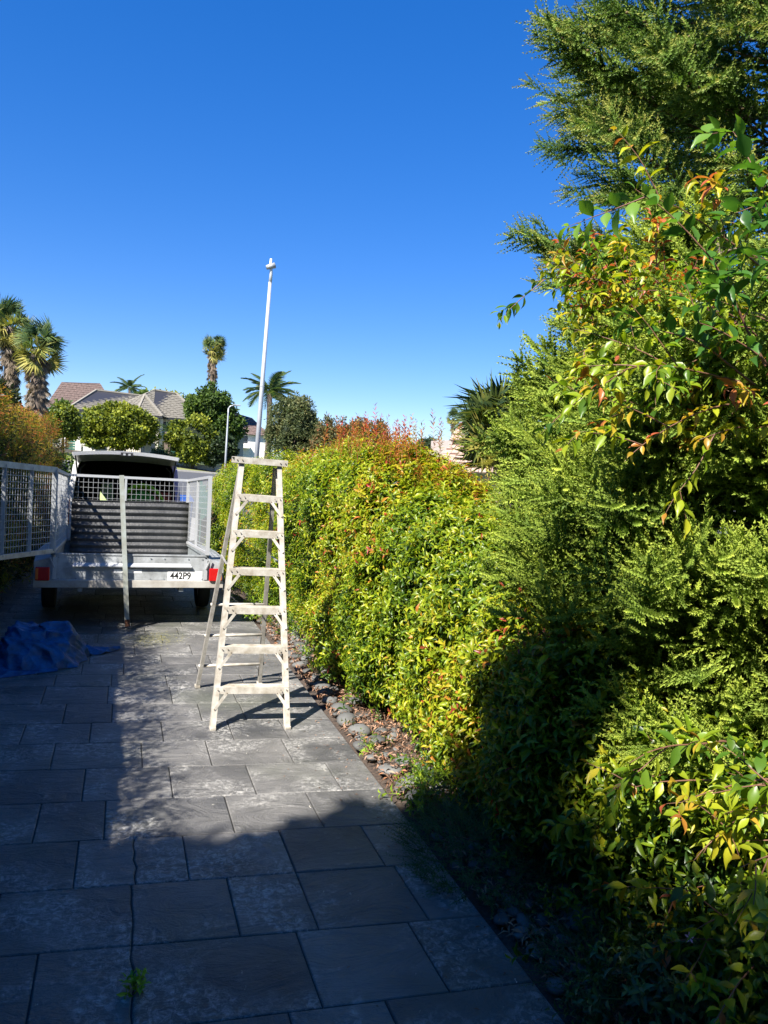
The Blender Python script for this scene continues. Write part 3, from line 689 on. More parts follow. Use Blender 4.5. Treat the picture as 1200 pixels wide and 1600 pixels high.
# ------------------------------------------------------------------ conifers
CED = [(0, (.016, .036, .010)), (.25, (.045, .095, .018)), (.5, (.13, .20, .030)), (.8, (.25, .33, .045)), (1, (.36, .42, .06))]
CEDT = [(0, (.035, .034, .012)), (.3, (.045, .090, .018)), (.6, (.105, .185, .035)), (.85, (.20, .28, .055)), (1, (.32, .32, .07))]
def conifer(label, base, trunk, height, radius, nb, sprays, proto, stops, zlo, tint, bough_up=.35, ssize=1., seed=3, az_range=None, cones=False, lean=(0, 0), rfun=None):
    q = np.random.default_rng(seed)
    root = empty('conifer', base, 0, label, 'conifer')
    MB().tube([(0, 0, -.2), (lean[0]*.3, lean[1]*.3, height*.4), (lean[0], lean[1], height)], [trunk, trunk*.7, trunk*.15], 10).build('trunk', M['bark'], root, smooth=True)
    P = []; D = []; T = []; SP = []; bm_ = MB(); CP = []
    for i in range(nb):
        z0 = zlo + (height - zlo) * ((i + q.random()) / nb) * .97; t = z0 / height
        az0, az1 = az_range or (0, 2 * math.pi)
        az_ = q.uniform(az0, az1)
        R_ = (rfun(z0) if rfun else radius * (1 - .75 * t)) * q.uniform(.72, 1.1)
        out = np.array([math.cos(az_), math.sin(az_), 0.]); p0 = np.array([lean[0]*t, lean[1]*t, z0 - .25*R_])
        side = np.array([-out[1], out[0], 0.])
        up = bough_up + q.uniform(-.15, .2)
        def bp(u): return p0 + out * R_ * u + np.array([0, 0, 1]) * R_ * (up * u - .28 * u * u + .12 * u**4) + side * R_ * .1 * math.sin(3*u + i)
        pts = [bp(u) for u in (0, .3, .6, .85, 1)]
        bm_.tube([tuple(p) for p in pts], [.022, .018, .012, .007, .003], 4, False)
        ns = max(3, int(sprays * R_ / radius * (1.0 if R_ > .5*radius else .8)))
        tt = q.normal(0, .07)
        for k in range(ns):
            u = .38 + .62 * ((k + q.random()) / ns) ** .75
            p = bp(u); d = bp(min(1.05, u + .05)) - bp(u - .05); d /= np.linalg.norm(d)
            sd = 1 if k % 2 else -1; w = (1.05 - u) * 1.3 + .15
            vv = d + side * sd * w * q.uniform(.6, 1.2) + np.array([0, 0, q.uniform(-.2, .45)])
            P.append(p); D.append(vv); T.append(tint + tt + .22 * (u - .7)); SP.append(ssize * q.uniform(.7, 1.15))
            if cones and q.random() < .5 and u > .6: 
                for _ in range(4): CP.append(p + vv / np.linalg.norm(vv) * q.uniform(.02, .2) + q.normal(0, .02, 3))
    bm_.build('bough', M['bark'], root)
    bake('foliage', proto, np.array(P), np.array(D), np.array(SP), np.array(T), stops, M['needle'], root, jitter=.06, val=.16, agegain=.62)
    if cones:
        bm = bmesh.new(); bmesh.ops.create_icosphere(bm, subdivisions=1, radius=.013); bm.verts.ensure_lookup_table()
        v = np.array([v.co[:] for v in bm.verts]); f = np.array([[w.index for w in fc.verts] for fc in bm.faces]); bm.free()
        CP = np.array(CP); bake('cones', [(v, f, np.zeros((len(f), 2)))], CP, np.tile([0, 0, 1.], (len(CP), 1)), 1.0, rng.uniform(0, 1, len(CP)), [(0, (.05, .035, .02)), (1, (.16, .12, .05))], M['leaf_matte'], root)
    return root
sp_hi = [spray(k, .32, 14, 8, .14, .021) for k in range(4)]
sp_lo = [spray(k + 9, .34, 12, 8, .15, .022, wd=.32) for k in range(4)]
sp_big = [spray(k + 19, .34, 13, 10, .17, .020, .4, .2) for k in range(3)]
conifer('feathery bright green cedar standing behind the near end of the right hedge', (3.72, 4.3, 0), .11, 3.8, 1.45, 185, 18, sp_hi, CED, .7, .40,
        .42, 1.22, 5, (math.pi * .62, math.pi * 1.75), rfun=lambda z: 1.22 - .22*max(0, 2.3-z) - .70*max(0, z-2.3))
conifer('soft green cedar sapling filling the right edge beside the camera', (3.15, 3.1, 0), .07, 2.5, .95, 110, 18, sp_big, CED, .3, .38,
        .6, 1.12, 8, (math.pi * .6, math.pi * 1.6), rfun=lambda z: 1.1 - .30*abs(z-1.3))
conifer('tall dark cedar with small round cones rising out of the top right corner', (6.2, 5.5, 0), .22, 9.5, 2.9, 190, 28, sp_lo, CEDT, 2.9, .42,
        .32, 1.35, 12, (math.pi * .5, math.pi * 1.75), cones=True, rfun=lambda z: 2.8 - .12*abs(z-5.5))
print('tris', TRIS[0])

# ------------------------------------------------------------------ lilly pilly branches near the camera
NEAR = [(0, (.022, .060, .012)), (.3, (.065, .145, .014)), (.5, (.19, .29, .016)), (.75, (.40, .40, .022)), (.9, (.46, .22, .03)), (1, (.42, .10, .05))]
def near_shrub(label, base, branches, leafL, nleaf_parts, seed, stops=NEAR, tint=.2, W=.44, pair_gap=.045, droop=.55, rough=0, sub=(3, .22)):
    """arching branches that carry opposite leaves; the largest leaves are parts of their own"""
    root = empty('lilly_pilly', base, 0, label, 'shrub'); q = random.Random(seed); B = Vector(base)
    protos = [leaf(1, W, .10, .35, 5), leaf(1, W * .88, .2, .6, 5), leaf(1, W * 1.05, .16, .1, 5), leaf(1, W*.95, .05, .5, 5)]
    st = MB(); L = []
    def branch(p, d, ln, r, lvl, tt):
        pts = [p]; n = max(4, int(ln / pair_gap)); cur = p.copy(); dd = d.normalized()
        for i in range(n):
            u = (i + 1) / n
            dd = (dd + Vector((q.uniform(-.1, .1), q.uniform(-.1, .1), q.uniform(-.08, .06) - .05 * u))).normalized()
            cur = cur + dd * ln / n; pts.append(cur.copy())
            if lvl > 0 and i > n * .15 and q.random() < sub[1] * (1.2 if lvl == 2 else .9):
                s = dd.orthogonal().normalized(); s = Matrix.Rotation(q.uniform(0, 6.28), 3, dd) @ s
                branch(cur.copy(), dd * .7 + s * .8, ln * q.uniform(.25, .5), r * .55, lvl - 1, tt + q.gauss(0, .08))
            if lvl < 2 or u > .3:
                s = Matrix.Rotation(1.57 * (i % 2) + q.uniform(-.3, .3), 3, dd) @ dd.orthogonal().normalized()
                for sg in (1, -1):
                    if q.random() < .88:
                        out = (dd * (.35 + .5 * u) + s * sg + Vector((0, 0, -droop * q.uniform(.2, 1.1)))).normalized()
                        L.append((cur.copy(), out, leafL * q.uniform(.72, 1.1) * (1 - .4 * max(0, u - .7) / .3), tt + .30 * u ** 2 + q.gauss(0, .10), q.randrange(4), q.uniform(-.7, .7)))
        st.tube(pts, [r * (1 - .75 * i / (len(pts) - 1)) for i in range(len(pts))], 5, False)
    for (p, d, ln, tt) in branches: branch(Vector(p) - B, Vector(d), ln, .006, 2, tint + tt)
    st.build('branch', M['stem'], root, smooth=True)
    eye = Vector((0, 0, EYE)) - B
    L.sort(key=lambda l: (l[0] - eye).length / l[2])
    def basis(out, roll):
        z = (Vector((0, 0, 1)) - out * out.z); z = z.normalized() if z.length > 1e-3 else Vector((0, 1, 0))
        z = Matrix.Rotation(roll, 3, out) @ z; y = z.cross(out); return Matrix((out, y, z)).transposed()
    meshes = {}
    for (p, out, s, t, k, roll) in L[:nleaf_parts]:
        key = (k, int(np.clip(t, 0, .999) * 14))
        if key not in meshes:
            pv, pf = protos[k]; me = mesh_from('leaf', pv, pf, pal(np.full(len(pf), (key[1] + .5) / 14), stops)); me.materials.append(M['leaf'])
            me.shade_smooth(); meshes[key] = me
        o = link('leaf', meshes[key], None, root)
        m4 = basis(out, roll).to_4x4() @ Matrix.Scale(s, 4); m4.translation = p; o.matrix_local = m4
    rest = L[nleaf_parts:]
    if rest:
        V = []; F = []; Cc = []; o_ = 0
        for (p, out, s, t, k, roll) in rest:
            pv, pf = protos[k]; v = (pv * s) @ np.array(basis(out, roll)).T + np.array(p)
            V.append(v); F.append(pf + o_); o_ += len(pv); Cc.append(np.tile(pal(np.array([t]), stops) * q.uniform(.75, 1.2), (len(pf), 1)))
        o = link('foliage', mesh_from('foliage', np.concatenate(V), np.concatenate(F), np.concatenate(Cc)), M['leaf'], root); o['kind'] = 'stuff'
        TRIS[0] += sum(len(f) for f in F)
    return root
q = random.Random(4); br = []
for i in range(31):
    y = q.uniform(2.2, 3.8); far = max(0, y - 3.0)
    z = q.uniform(2.1 + .75 * min(1, far), 2.78 + .15 * far); br.append(((2.75 + .30 * far + q.uniform(-.15, .3), y, z), (-1, -.1 + q.uniform(-.45, .45), q.uniform(.05, .75)), q.uniform(.65, .95) - .12 * min(1, far), q.gauss(.20, .12)))
for i in range(9):
    br.append(((2.65, 3.6 + q.uniform(-.4, .5), 2.65), (q.uniform(-.4, .0), q.uniform(-.2, .3), 1), q.uniform(.45, .62), .62))
near_shrub('yellow, orange and green lilly pilly branches spilling over the cedar at eye level', (2.9, 3.4, 0), br, .078, 300, 5, pair_gap=.046)
br = []
for i in range(26):
    y = q.uniform(1.7, 2.5); z = q.uniform(.1, .98); br.append(((2.45 + q.uniform(-.1, .3), y + .1, z), (-1, -.2 + q.uniform(-.35, .35), q.uniform(-.05, .35)), q.uniform(.45, .72), q.gauss(.0, .1)))
near_shrub('lime green lilly pilly branches in a sun patch at the lower right', (2.7, 2.3, 0), br, .088, 280, 8, pair_gap=.052, tint=.42)
GLOSS = [(0, (.03, .09, .02)), (.5, (.06, .16, .025)), (1, (.17, .30, .04))]
br = [((2.3, 2.35, 2.45), (-.62, .05, .85), .85, .2), ((2.35, 2.3, 2.45), (-.3, -.05, .9), .7, .1), ((2.3, 2.1, 2.5), (-.2, -.1, .8), .6, .1), ((2.4, 2.5, 2.4), (-.7, .1, .45), .6, .1),
      ((2.35, 2.2, 2.45), (-.4, -.3, .6), .5, .1), ((2.45, 2.3, 2.5), (-.1, 0, 1), .65, .2), ((2.3, 2.15, 2.3), (-.5, .1, .5), .5, .1)]
near_shrub('upright sprig of broad glossy green leaves above the orange-tipped branches', (2.4, 2.3, 0), br, .100, 140, 11, GLOSS, .2, .52, .048, -.25, sub=(2, .12))

# low plants at the foot of the hedge
DK = [(0, (.022, .050, .024)), (.5, (.05, .10, .04)), (1, (.10, .17, .05))]
tiny = [shoot(k + 200, .16, 9, .016, .5, 2, 60, .2) for k in range(4)]
def ground_plant(name, label, cx, cy, rx, ry, h, n, protos, stops, size, cat='plant', tint=.3, mm='leaf_matte', flat=.5):
    root = empty(name, (cx, cy, 0), 0, label, cat)
    a = rng.uniform(0, 6.28, n); r = np.sqrt(rng.random(n)); P = np.stack([np.cos(a)*r*rx, np.sin(a)*r*ry, (1 - r**2) * h * rng.uniform(.3, 1, n) + .01], -1)
    D = np.stack([np.cos(a)*r, np.sin(a)*r, np.full(n, flat)], -1) + rng.normal(0, .4, (n, 3)); D[:, 2] = np.abs(D[:, 2]) * .8 + .05
    o = bake('foliage', protos, P, D, size * rng.uniform(.7, 1.2, n), tint, stops, M[mm], root)
    MB().tube([(0, 0, -.02), (rx*.2, -ry*.1, h*.4), (-rx*.3, ry*.2, h*.5)], [.008, .006, .003], 5).build('stem', M['stem'], root)
    return root
ground_plant('creeping_cotoneaster', 'dark trailing plant with tiny leaves creeping over the driveway edge', 1.84, 3.45, .40, .50, .17, 900, tiny, DK, 1.0)
ground_plant('creeping_cotoneaster', 'dark trailing plant beside the two round stones near the camera', 1.95, 2.5, .30, .26, .13, 330, tiny, DK, .9)
fern_like = [shoot(k + 220, .13, 4, .045, .42, 3, 60, .4) for k in range(4)]
SEED = [(0, (.05, .10, .015)), (.5, (.16, .27, .02)), (1, (.30, .42, .04))]
ground_plant('seedling', 'lime green seedling leaves sticking out over the driveway edge between the stones', 1.78, 4.18, .13, .2, .14, 40, fern_like, SEED, 1.0, tint=.3, mm='leaf')
ground_plant('seedling', 'bright green leafy clump at the far foot of the hedge behind the ladder', 1.72, 9.6, .2, .25, .3, 70, fern_like, SEED, 1.2, tint=.1, mm='leaf')
ground_plant('seedling', 'tiny green weed between the stones nearest the ladder foot', 1.68, 5.0, .05, .06, .06, 16, fern_like, SEED, .5, mm='leaf')
ground_plant('low_plant', 'dark leafy ground cover under the hedge between the trailing plant and the ladder shadow', 1.98, 4.05, .22, .45, .22, 120, fern_like, DK, 1.0, tint=.35, mm='leaf')
ground_plant('flowering_plant', 'dark green leafy plant with one small pink flower at the bottom right', 1.95, 2.15, .34, .28, .34, 330, fern_like, DK, 1.0, tint=.2, mm='leaf')
fl = MB()
for k in range(5):
    a = k * 1.2566; fl.add([(0, 0, 0), (.012*math.cos(a-.4), .012*math.sin(a-.4), .004), (.02*math.cos(a), .02*math.sin(a), .002), (.012*math.cos(a+.4), .012*math.sin(a+.4), .004)], [(0, 1, 2, 3)])
o = fl.build('flower', M['petal'], bpy.data.objects['flowering_plant']); o.location = (-.02, -.05, .40); o.rotation_euler = (.9, 0, 0)
weed = empty('weed', (.11, 2.86, 0), 0, 'small green weed growing out of the driveway crack', 'weed')
bake('foliage', [shoot(240, .06, 3, .035, .4, 3, 50, .4)], rng.normal(0, .02, (9, 3)) * np.array([.6, 1.2, 0]), rng.normal(0, .6, (9, 3)) + np.array([0, 0, .7]), 1.0, .35, SEED, M['leaf'], weed)
V_, F_ = leaf(1, .12, 0, .1, 2)
n = 900; P = np.stack([.33 + rng.normal(0, .14, n), 8.55 + rng.normal(0, .17, n), rng.uniform(.003, .012, n)], -1)
tag(bake('grass_clippings', [(V_, F_, np.zeros((len(F_), 2)))], P, np.stack([rng.normal(0, .3, n), rng.normal(0, .3, n), np.ones(n)], -1), .03, rng.uniform(0, 1, n), [(0, (.25, .22, .04)), (1, (.42, .38, .12))], M['clippings']), 'scatter of yellow clippings on the driveway behind the trailer', 'clippings')

# unseen house added behind the camera to block sky light from the foreground
H0 = empty('house', (-4.2, -1.0, 0), 0, 'unseen brick house added behind the camera to keep the foreground shade dark', 'house')
MB().box((-5.5, -7, -.1), (5.0, 0, 4.2)).build('wall', mat('brown_brick', (.16, .10, .075), .9, noise=.3), H0)
MB().box((-5.8, -7.3, 4.2), (5.3, .3, 4.35)).build('soffit', M['frame_dark'], H0)
MB().add([(-5.8, .3, 4.35), (5.3, .3, 4.35), (5.3, -7.3, 4.35), (-5.8, -7.3, 4.35), (-2, -3.5, 5.8), (1.5, -3.5, 5.8)], [(0, 1, 5, 4), (1, 2, 5), (2, 3, 4, 5), (3, 0, 4)]).build('roof', M['tile'], H0)
MB().box((2.2, 0, .0), (4.6, .03, 2.1)).build('garage_door', M['wallwhite'], H0)

# the big tree behind the photographer that shades the foreground
shade_lobes = []
for gx, gy, r in [(-.9, 1.0, 2.0), (.6, .9, 1.6), (-2.4, 1.4, 1.9), (-.2, 2.55, 1.05), (1.0, 2.55, 1.0), (-1.2, 2.9, .9), (-2.2, 3.2, .9), (0.0, 3.45, .42), (.75, 3.45, .42), (1.25, 3.55, .52), (1.75, 3.55, .52),
                  (2.15, 3.72, .38), (2.45, 3.76, .31), (2.74, 3.70, .24), (-.7, 3.7, .6), (.4, -.9, 1.6), (-1.2, -1.2, 1.8)]:
    h = 7.2 + (random.uniform(-.5, .5) if r > .8 else random.uniform(-.2, .2)); shade_lobes.append(((gx - .74*h, gy - .62*h, h), (r, r, r)))
st_ = empty('shade_tree', (-6.0, -3.4, 0), 0, 'big leafy tree behind the camera whose rounded crown shades the foreground', 'tree')
MB().tube([(0, 0, -.2), (.1, .2, 3), (.3, .6, 6.5)], [.26, .2, .12], 10).build('trunk', M['bark'], st_, smooth=True)
b = Vector(st_.location); lb = MB(); Ps = []; Ds = []
for (c, r) in shade_lobes:
    lb.tube([(.15, .3, 3.6), tuple((Vector(c) - b) * .6 + Vector((0, 0, 1.6))), tuple(Vector(c) - b)], [.08, .05, .02], 5)
    p, d = blob_points(c, np.array(r) * 1.04, int(900 * r[0] ** 1.7), 30, .34, .4, -2); Ps.append(p - np.array(b)); Ds.append(d)
lb.build('limb', M['bark'], st_)
P = np.concatenate(Ps); D = np.concatenate(Ds)
bake('crown', [tuft(k + 5, 6, 1, .55) for k in range(3)], P, D, .17, .2, GREENS, M['leaf_matte'], st_)
for k, (c, r) in enumerate(shade_lobes): core('inner_shade_mass', Vector(c) - b, r, M['inner'], st_, k, .86)['kind'] = 'stuff'
print('tris', TRIS[0])
# ------------------------------------------------------------------ stepladder
lad = empty('stepladder', (.94, 6.1, 0), 0, 'tall worn cream aluminium stepladder standing open on the driveway', 'ladder')
LB = Vector(lad.location)
fl0, fr0 = Vector((.665, 5.60, 0)), Vector((1.245, 5.54, 0)); ft0, ftr = Vector((.855, 6.08, 1.965)), Vector((1.185, 6.08, 1.955))
rl0, rr0 = Vector((.655, 6.69, 0)), Vector((1.225, 6.71, 0)); rt0, rtr = Vector((.870, 6.20, 1.93)), Vector((1.175, 6.20, 1.92))
def front(u, s): return fl0.lerp(ft0, u) if s < 0 else fr0.lerp(ftr, u)
def rear(u, s): return rl0.lerp(rt0, u) if s < 0 else rr0.lerp(rtr, u)
def channel(p, q_, inward, w, d, m, name, web=.0035):
    mb = MB(); dirv = (q_ - p).normalized(); back = Vector((0, 1, 0)) - dirv * dirv.y; back.normalize()
    x = back.cross(dirv).normalized() * (1 if inward > 0 else -1)
    if x.x * inward < 0: x = -x
    mb.bar(p + back*d*.5 - LB, q_ + back*d*.5 - LB, web, d, ref=tuple(back))          # web
    mb.bar(p + x*w*.5 - LB, q_ + x*w*.5 - LB, w, web, ref=tuple(back))                # front flange
    mb.bar(p + x*w*.5 + back*d - LB, q_ + x*w*.5 + back*d - LB, w, web, ref=tuple(back))
    return mb.build(name, m, lad)
for s in (-1, 1):
    channel(front(0, s), front(1, s), -s, .036, .068, M['ladder'], 'front_rail')
    channel(rear(0, s), rear(1, s), -s, .028, .045, M['ladder_rear'], 'rear_rail')
    for (f_, m_) in ((front, .045), (rear, .035)):
        p = f_(0, s) + Vector((-s * m_ * .4, .02, 0)) - LB; MB().box((p.x-.022, p.y-.03, 0), (p.x+.022, p.y+.04, .022)).build('foot', M['ladder'], lad, .003)
zs = [.30, .585, .87, 1.155, 1.44, 1.715]
for i, z in enumerate(zs):
    u = z / 1.96; a, b_ = front(u, -1) - LB, front(u, 1) - LB; dy = .088
    mb = MB(); a = a + Vector((.002, -.004, 0)); b_ = b_ + Vector((-.002, -.004, 0))
    mb.add([a, b_, b_ + Vector((0, dy, 0)), a + Vector((0, dy, 0)), a + Vector((0, 0, -.004)), b_ + Vector((0, 0, -.004)), b_ + Vector((0, dy, -.004)), a + Vector((0, dy, -.004))],
           [(0, 1, 2, 3), (7, 6, 5, 4), (0, 4, 5, 1), (1, 5, 6, 2), (2, 6, 7, 3), (3, 7, 4, 0)])
    mb.bar(a + Vector((0, 0, -.026)), b_ + Vector((0, 0, -.026)), .004, .050); mb.bar(a + Vector((0, dy, -.02)), b_ + Vector((0, dy, -.02)), .004, .038)
    for k in range(7):
        t = (k + .5) / 7; y_ = dy * t; mb.bar(a + Vector((.03, y_, .001)), b_ + Vector((-.03, y_, .001)), .003, .0025)
    st = mb.build('step', M['ladder'], lad)
    for s in (-1, 1):
        e = a if s < 0 else b_; r_ = MB()
        p1 = e + Vector((-s * .085, -.006, -.045)); p2 = front((z - .155) / 1.96, s) - LB + Vector((-s * .012, -.004, 0))
        MB().bar(p1, p2, .022, .004, ref=(0, 1, 0)).build('brace', M['ladder'], lad)
        for pp in (p1, p2, e + Vector((-s*.018, -.008, -.02)), e + Vector((-s*.06, -.008, -.02))):
            r_.tube([pp + Vector((0, -.001, 0)), pp + Vector((0, -.006, 0))], .0048, 6)
        r_.build('rivet', M['rivet'], lad)['kind'] = 'stuff'
cap = MB(); a, b_ = ft0 - LB + Vector((-.045, -.025, 0)), ftr - LB + Vector((.045, -.025, 0))
cap.bar(a + Vector((0, .002, .018)), b_ + Vector((0, .002, .018)), .005, .045); cap.bar(a + Vector((0, .09, .042)), b_ + Vector((0, .09, .042)), .18, .005); cap.bar(a + Vector((0, .178, .018)), b_ + Vector((0, .178, .018)), .005, .045)
cap.build('top_cap', M['ladder'], lad)
r_ = MB()
for e, s in ((a, 1), (b_, -1)):
    for k in (.02, .06): p = e + Vector((s * k, -.002, .02)); r_.tube([p, p + Vector((0, -.006, 0))], .005, 6)
r_.build('rivet', M['rivet'], lad)['kind'] = 'stuff'
for z in (.20, .48, .76):
    u = z / 1.93; a, b_ = rear(u, -1) - LB + Vector((-.012, .02, 0)), rear(u, 1) - LB + Vector((.012, .02, 0))
    MB().tube([a, b_], .0135, 8).build('rear_rung', M['ladder'], lad, smooth=True)
for s in (-1, 1):
    MB().bar(front(.60, s) + Vector((s*.006, .07, 0)) - LB, rear(.62, s) + Vector((s*.006, 0, 0)) - LB, .004, .016, ref=(1, 0, 0)).build('spreader', M['ladder_rear'], lad)

# ------------------------------------------------------------------ trailer
tr = empty('cage_trailer', (.13, 9.15, 0), 0, 'galvanised cage trailer with its rear cage door swung open to the left', 'trailer')
tr.rotation_euler = (-.050, 0, .02)
W2, LN = .84, 2.44; zb, zt, zc = .52, .835, 1.77
def T(name, m='galv', **k): return lambda mb: mb.build(name, M[m], tr, **k)
MB().box((-W2, .0, zb - .02), (W2, LN, zb)).build('tray_floor', M['galv_dull'], tr)
for s in (-1, 1):
    x0, x1 = sorted((s * W2, s * (W2 - .004))); sd = MB().box((x0, .05, zb), (x1, LN, zt))
    sd.bar((s*(W2-.0), .05, zt), (s*(W2-.0), LN, zt), .05, .03); sd.bar((s*W2, .05, zb + .05), (s*W2, LN, zb + .05), .025, .03)
    sd.build('tray_side', M['galv_dull'], tr)
MB().box((-W2, LN - .004, zb), (W2, LN, zt)).build('front_board', M['galv_dull'], tr)
tg = MB(); tg.box((-W2 + .03, -.004, zb + .035), (W2 - .03, 0.0, zt)); tg.box((-W2 + .03, -.012, zt - .005), (W2 - .03, .03, zt + .012))
tgo = tg.build('tailgate', M['galv'], tr)
lg = MB(); lg.add([(-.62, -.005, .745), (.64, -.005, .745), (.66, -.04, .712), (-.64, -.04, .712), (-.62, -.005, .705), (.64, -.005, .705), (.66, -.04, .700), (-.64, -.04, .700)],
                  [(0, 3, 2, 1), (4, 5, 6, 7), (3, 7, 6, 2), (0, 1, 5, 4), (1, 2, 6, 5), (0, 4, 7, 3)])
lg.build('ledge', M['galv_wire'], tgo)
MB().box((.40, -.0075, .545), (.785, -.0045, .657)).build('white_backing', M['plate'], tgo)
pl = MB().box((.385, -.0105, .548), (.69, -.0078, .655)).build('number_plate', M['plate'], tgo)
fr_ = MB()
for a, b_ in (((.385, .548), (.69, .5505)), ((.385, .6525), (.69, .655)), ((.385, .548), (.3875, .655)), ((.6875, .548), (.69, .655))): fr_.box((a[0], -.0118, a[1]), (b_[0], -.0106, b_[1]))
fr_.build('plate_border', M['ink'], pl)
text_part('plate_lettering', '442P9', .112, M['ink'], pl, (.5375, -.0115, .6005), (math.pi / 2, 0, 0), .0022, .84)
MB().box((-.20, -.0065, .63), (.105, -.0045, .672)).build('sticker', M['plate'], tgo)
text_part('maker_lettering', 'OCEA', .040, M['ink'], tgo, (-.03, -.0065, .695), (math.pi / 2, 0, 0), 0, 1.25)
bo = MB()
for x in (-.78, -.6, -.3, .2, .35, .62, .78):
    for z in (.565, .80): bo.tube([(x, -.004, z), (x, -.012, z)], .009, 6)
bo.build('bolt', M['galv_dull'], tgo)['kind'] = 'stuff'
sill = MB().box((-W2 - .19, -.03, zb - .055), (W2 + .19, .03, zb + .028)); sill.build('rear_sill', mat('stained_galvanised_sill', (.46, .44, .40), .55, .15, .5, col2=(.30, .27, .23), nscale=5), tr, .004)
for s in (-1, 1):
    mg = MB(); x0, x1 = sorted((s * W2, s * (W2 + .19)))
    prof = [(.0, .50), (.0, .80), (.30, .88), (.75, .90), (1.75, .90), (2.1, .78), (2.3, .52)]
    v = [(x0, y, z) for y, z in prof] + [(x1, y, z - (.05 if z > .7 else 0)) for y, z in prof]; n = len(prof)
    if s < 0: v = [(x0, y, z - (.05 if z > .7 else 0)) for y, z in prof] + [(x1, y, z) for y, z in prof]
    mg.add(v, [(i, i+1, n+i+1, n+i) for i in range(n-1)])
    xo = s * (W2 + .19)
    mg.add([(xo, y, z - (.05 if z > .7 else 0)) for y, z in prof] + [(xo, y, max(.52, z - .14)) for y, z in prof], [(i, i+1, n+i+1, n+i) for i in range(n-1)])
    mgo = mg.build('mudguard', M['galv'], tr)
    xl = s * (W2 + .095)
    tl = MB().box((xl - .075, -.058, .545), (xl + .07, -.032, .695)).build('tail_light', M['redlight'], tr, .008)
    xa, xb = (xl - .073, xl - .045) if s < 0 else (xl + .04, xl + .068)
    MB().box((xa, -.064, .56), (xb, -.057, .68)).build('amber_lens', M['amber'], tl)
    wx0, wx1 = sorted((s * (W2 + .02), s * (W2 + .175)))
    for yy in (1.25,):
        zc_ = .31 + .05 * yy + .004
        def ring(r, x, n=24): return [(x, yy + r*math.cos(2*math.pi*k/n), zc_ + r*math.sin(2*math.pi*k/n)) for k in range(n)]
        w = MB(); prof2 = [(.17, wx0+.03), (.27, wx0), (.302, wx0+.012), (.31, (wx0+wx1)/2), (.302, wx1-.012), (.27, wx1), (.17, wx1-.03)]
        v = []; 
        for r, x in prof2: v += ring(r, x)
        f = [(i*24+k, i*24+(k+1) % 24, (i+1)*24+(k+1) % 24, (i+1)*24+k) for i in range(len(prof2)-1) for k in range(24)]
        wh = w.add(v, f).build('wheel', M['rubber'], tr, smooth=True)
        MB().tube([((wx0+wx1)/2 - .05, yy, zc_), ((wx0+wx1)/2 + .05, yy, zc_)], .17, 20).build('rim', M['rim'], wh)
MB().tube([(-W2 - .06, 1.25, .372), (W2 + .06, 1.25, .372)], .025, 8).build('axle', M['black'], tr)
for s in (-1, 1):
    MB().tube([(s*.62, .55, .47), (s*.62, .9, .415), (s*.62, 1.25, .40), (s*.62, 1.6, .415), (s*.62, 1.95, .47)], .02, 6).build('leaf_spring', M['black'], tr)
    MB().bar((s * .55, 0, zb - .06), (s * .55, LN, zb - .06), .05, .08).build('chassis_rail', M['galv_dull'], tr)
    MB().bar((s * .5, LN, zb - .06), (s * .03, LN + 1.05, zb - .06), .05, .08).build('drawbar', M['galv_dull'], tr)
MB().tube([(0, LN + 1.0, zb - .06), (0, LN + 1.12, zb - .04)], .035, 8).build('coupling', M['black'], tr)
def frame_bar(a, b_, w=.034, name='cage_post', m='galv_wire'): return MB().bar(a, b_, w, w).build(name, M[m], tr)
for s in (-1, 1):
    frame_bar((s*(W2-.0), .03, zt + .012), (s*(W2-.0), .03, zc + .016), .042)
    frame_bar((s*(W2-.02), LN - .03, zt + .016), (s*(W2-.02), LN - .03, zc), .04)
    frame_bar((s*(W2-.0), .052, zc), (s*(W2-.02), LN - .052, zc), .034, 'cage_rail')
    frame_bar((s*(W2-.0), .052, zt + .034), (s*(W2-.02), LN - .052, zt + .034), .03, 'cage_rail')
    frame_bar((s*(W2-.01), LN*.5, zt + .05), (s*(W2-.01), LN*.5, zc - .018), .03)
    # drop-side latch at the tailgate corner
    MB().box((s*(W2-.02)-.018, -.03, .56), (s*(W2-.02)+.018, -.013, .80)).bar((s*(W2+.03), -.035, .80), (s*(W2-.02), -.045, .69), .014, .014).build('latch', M['galv_wire'], tr)
frame_bar((-W2 + .0, LN - .03, zc + .002), (W2 - .0, LN - .03, zc + .002), .036, 'cage_rail')
frame_bar((-W2 + .04, LN - .03, zt + .034), (W2 - .04, LN - .03, zt + .034), .03, 'cage_rail')
frame_bar((-.05, LN - .03, zt + .05), (-.05, LN - .03, zc - .018), .03)
def wires(a, b_, z0, z1, nv, nh, r=.0018, parent=tr, extra=None):
    a = Vector(a); b_ = Vector(b_); mb = MB()
    for i in range(1, nv): p = a.lerp(b_, i / nv); mb.bar((p.x, p.y, z0), (p.x, p.y, z1), 2*r, 2*r)
    d = (b_ - a).normalized(); o_ = d.cross(Vector((0, 0, 1))) * 2 * r
    for i in range(1, nh): z = z0 + (z1 - z0) * i / nh; mb.bar((a.x + o_.x, a.y + o_.y, z), (b_.x + o_.x, b_.y + o_.y, z), 2*r, 2*r)
    return mb.build('wire_mesh', M['galv_wire'], parent, kind='stuff')
for s in (-1, 1): wires((s*W2, .05, 0), (s*(W2-.02), LN - .05, 0), zt + .045, zc - .016, 34, 12)
wires((-W2 + .03, LN - .03, 0), (W2 - .03, LN - .03, 0), zt + .045, zc - .016, 25, 12)
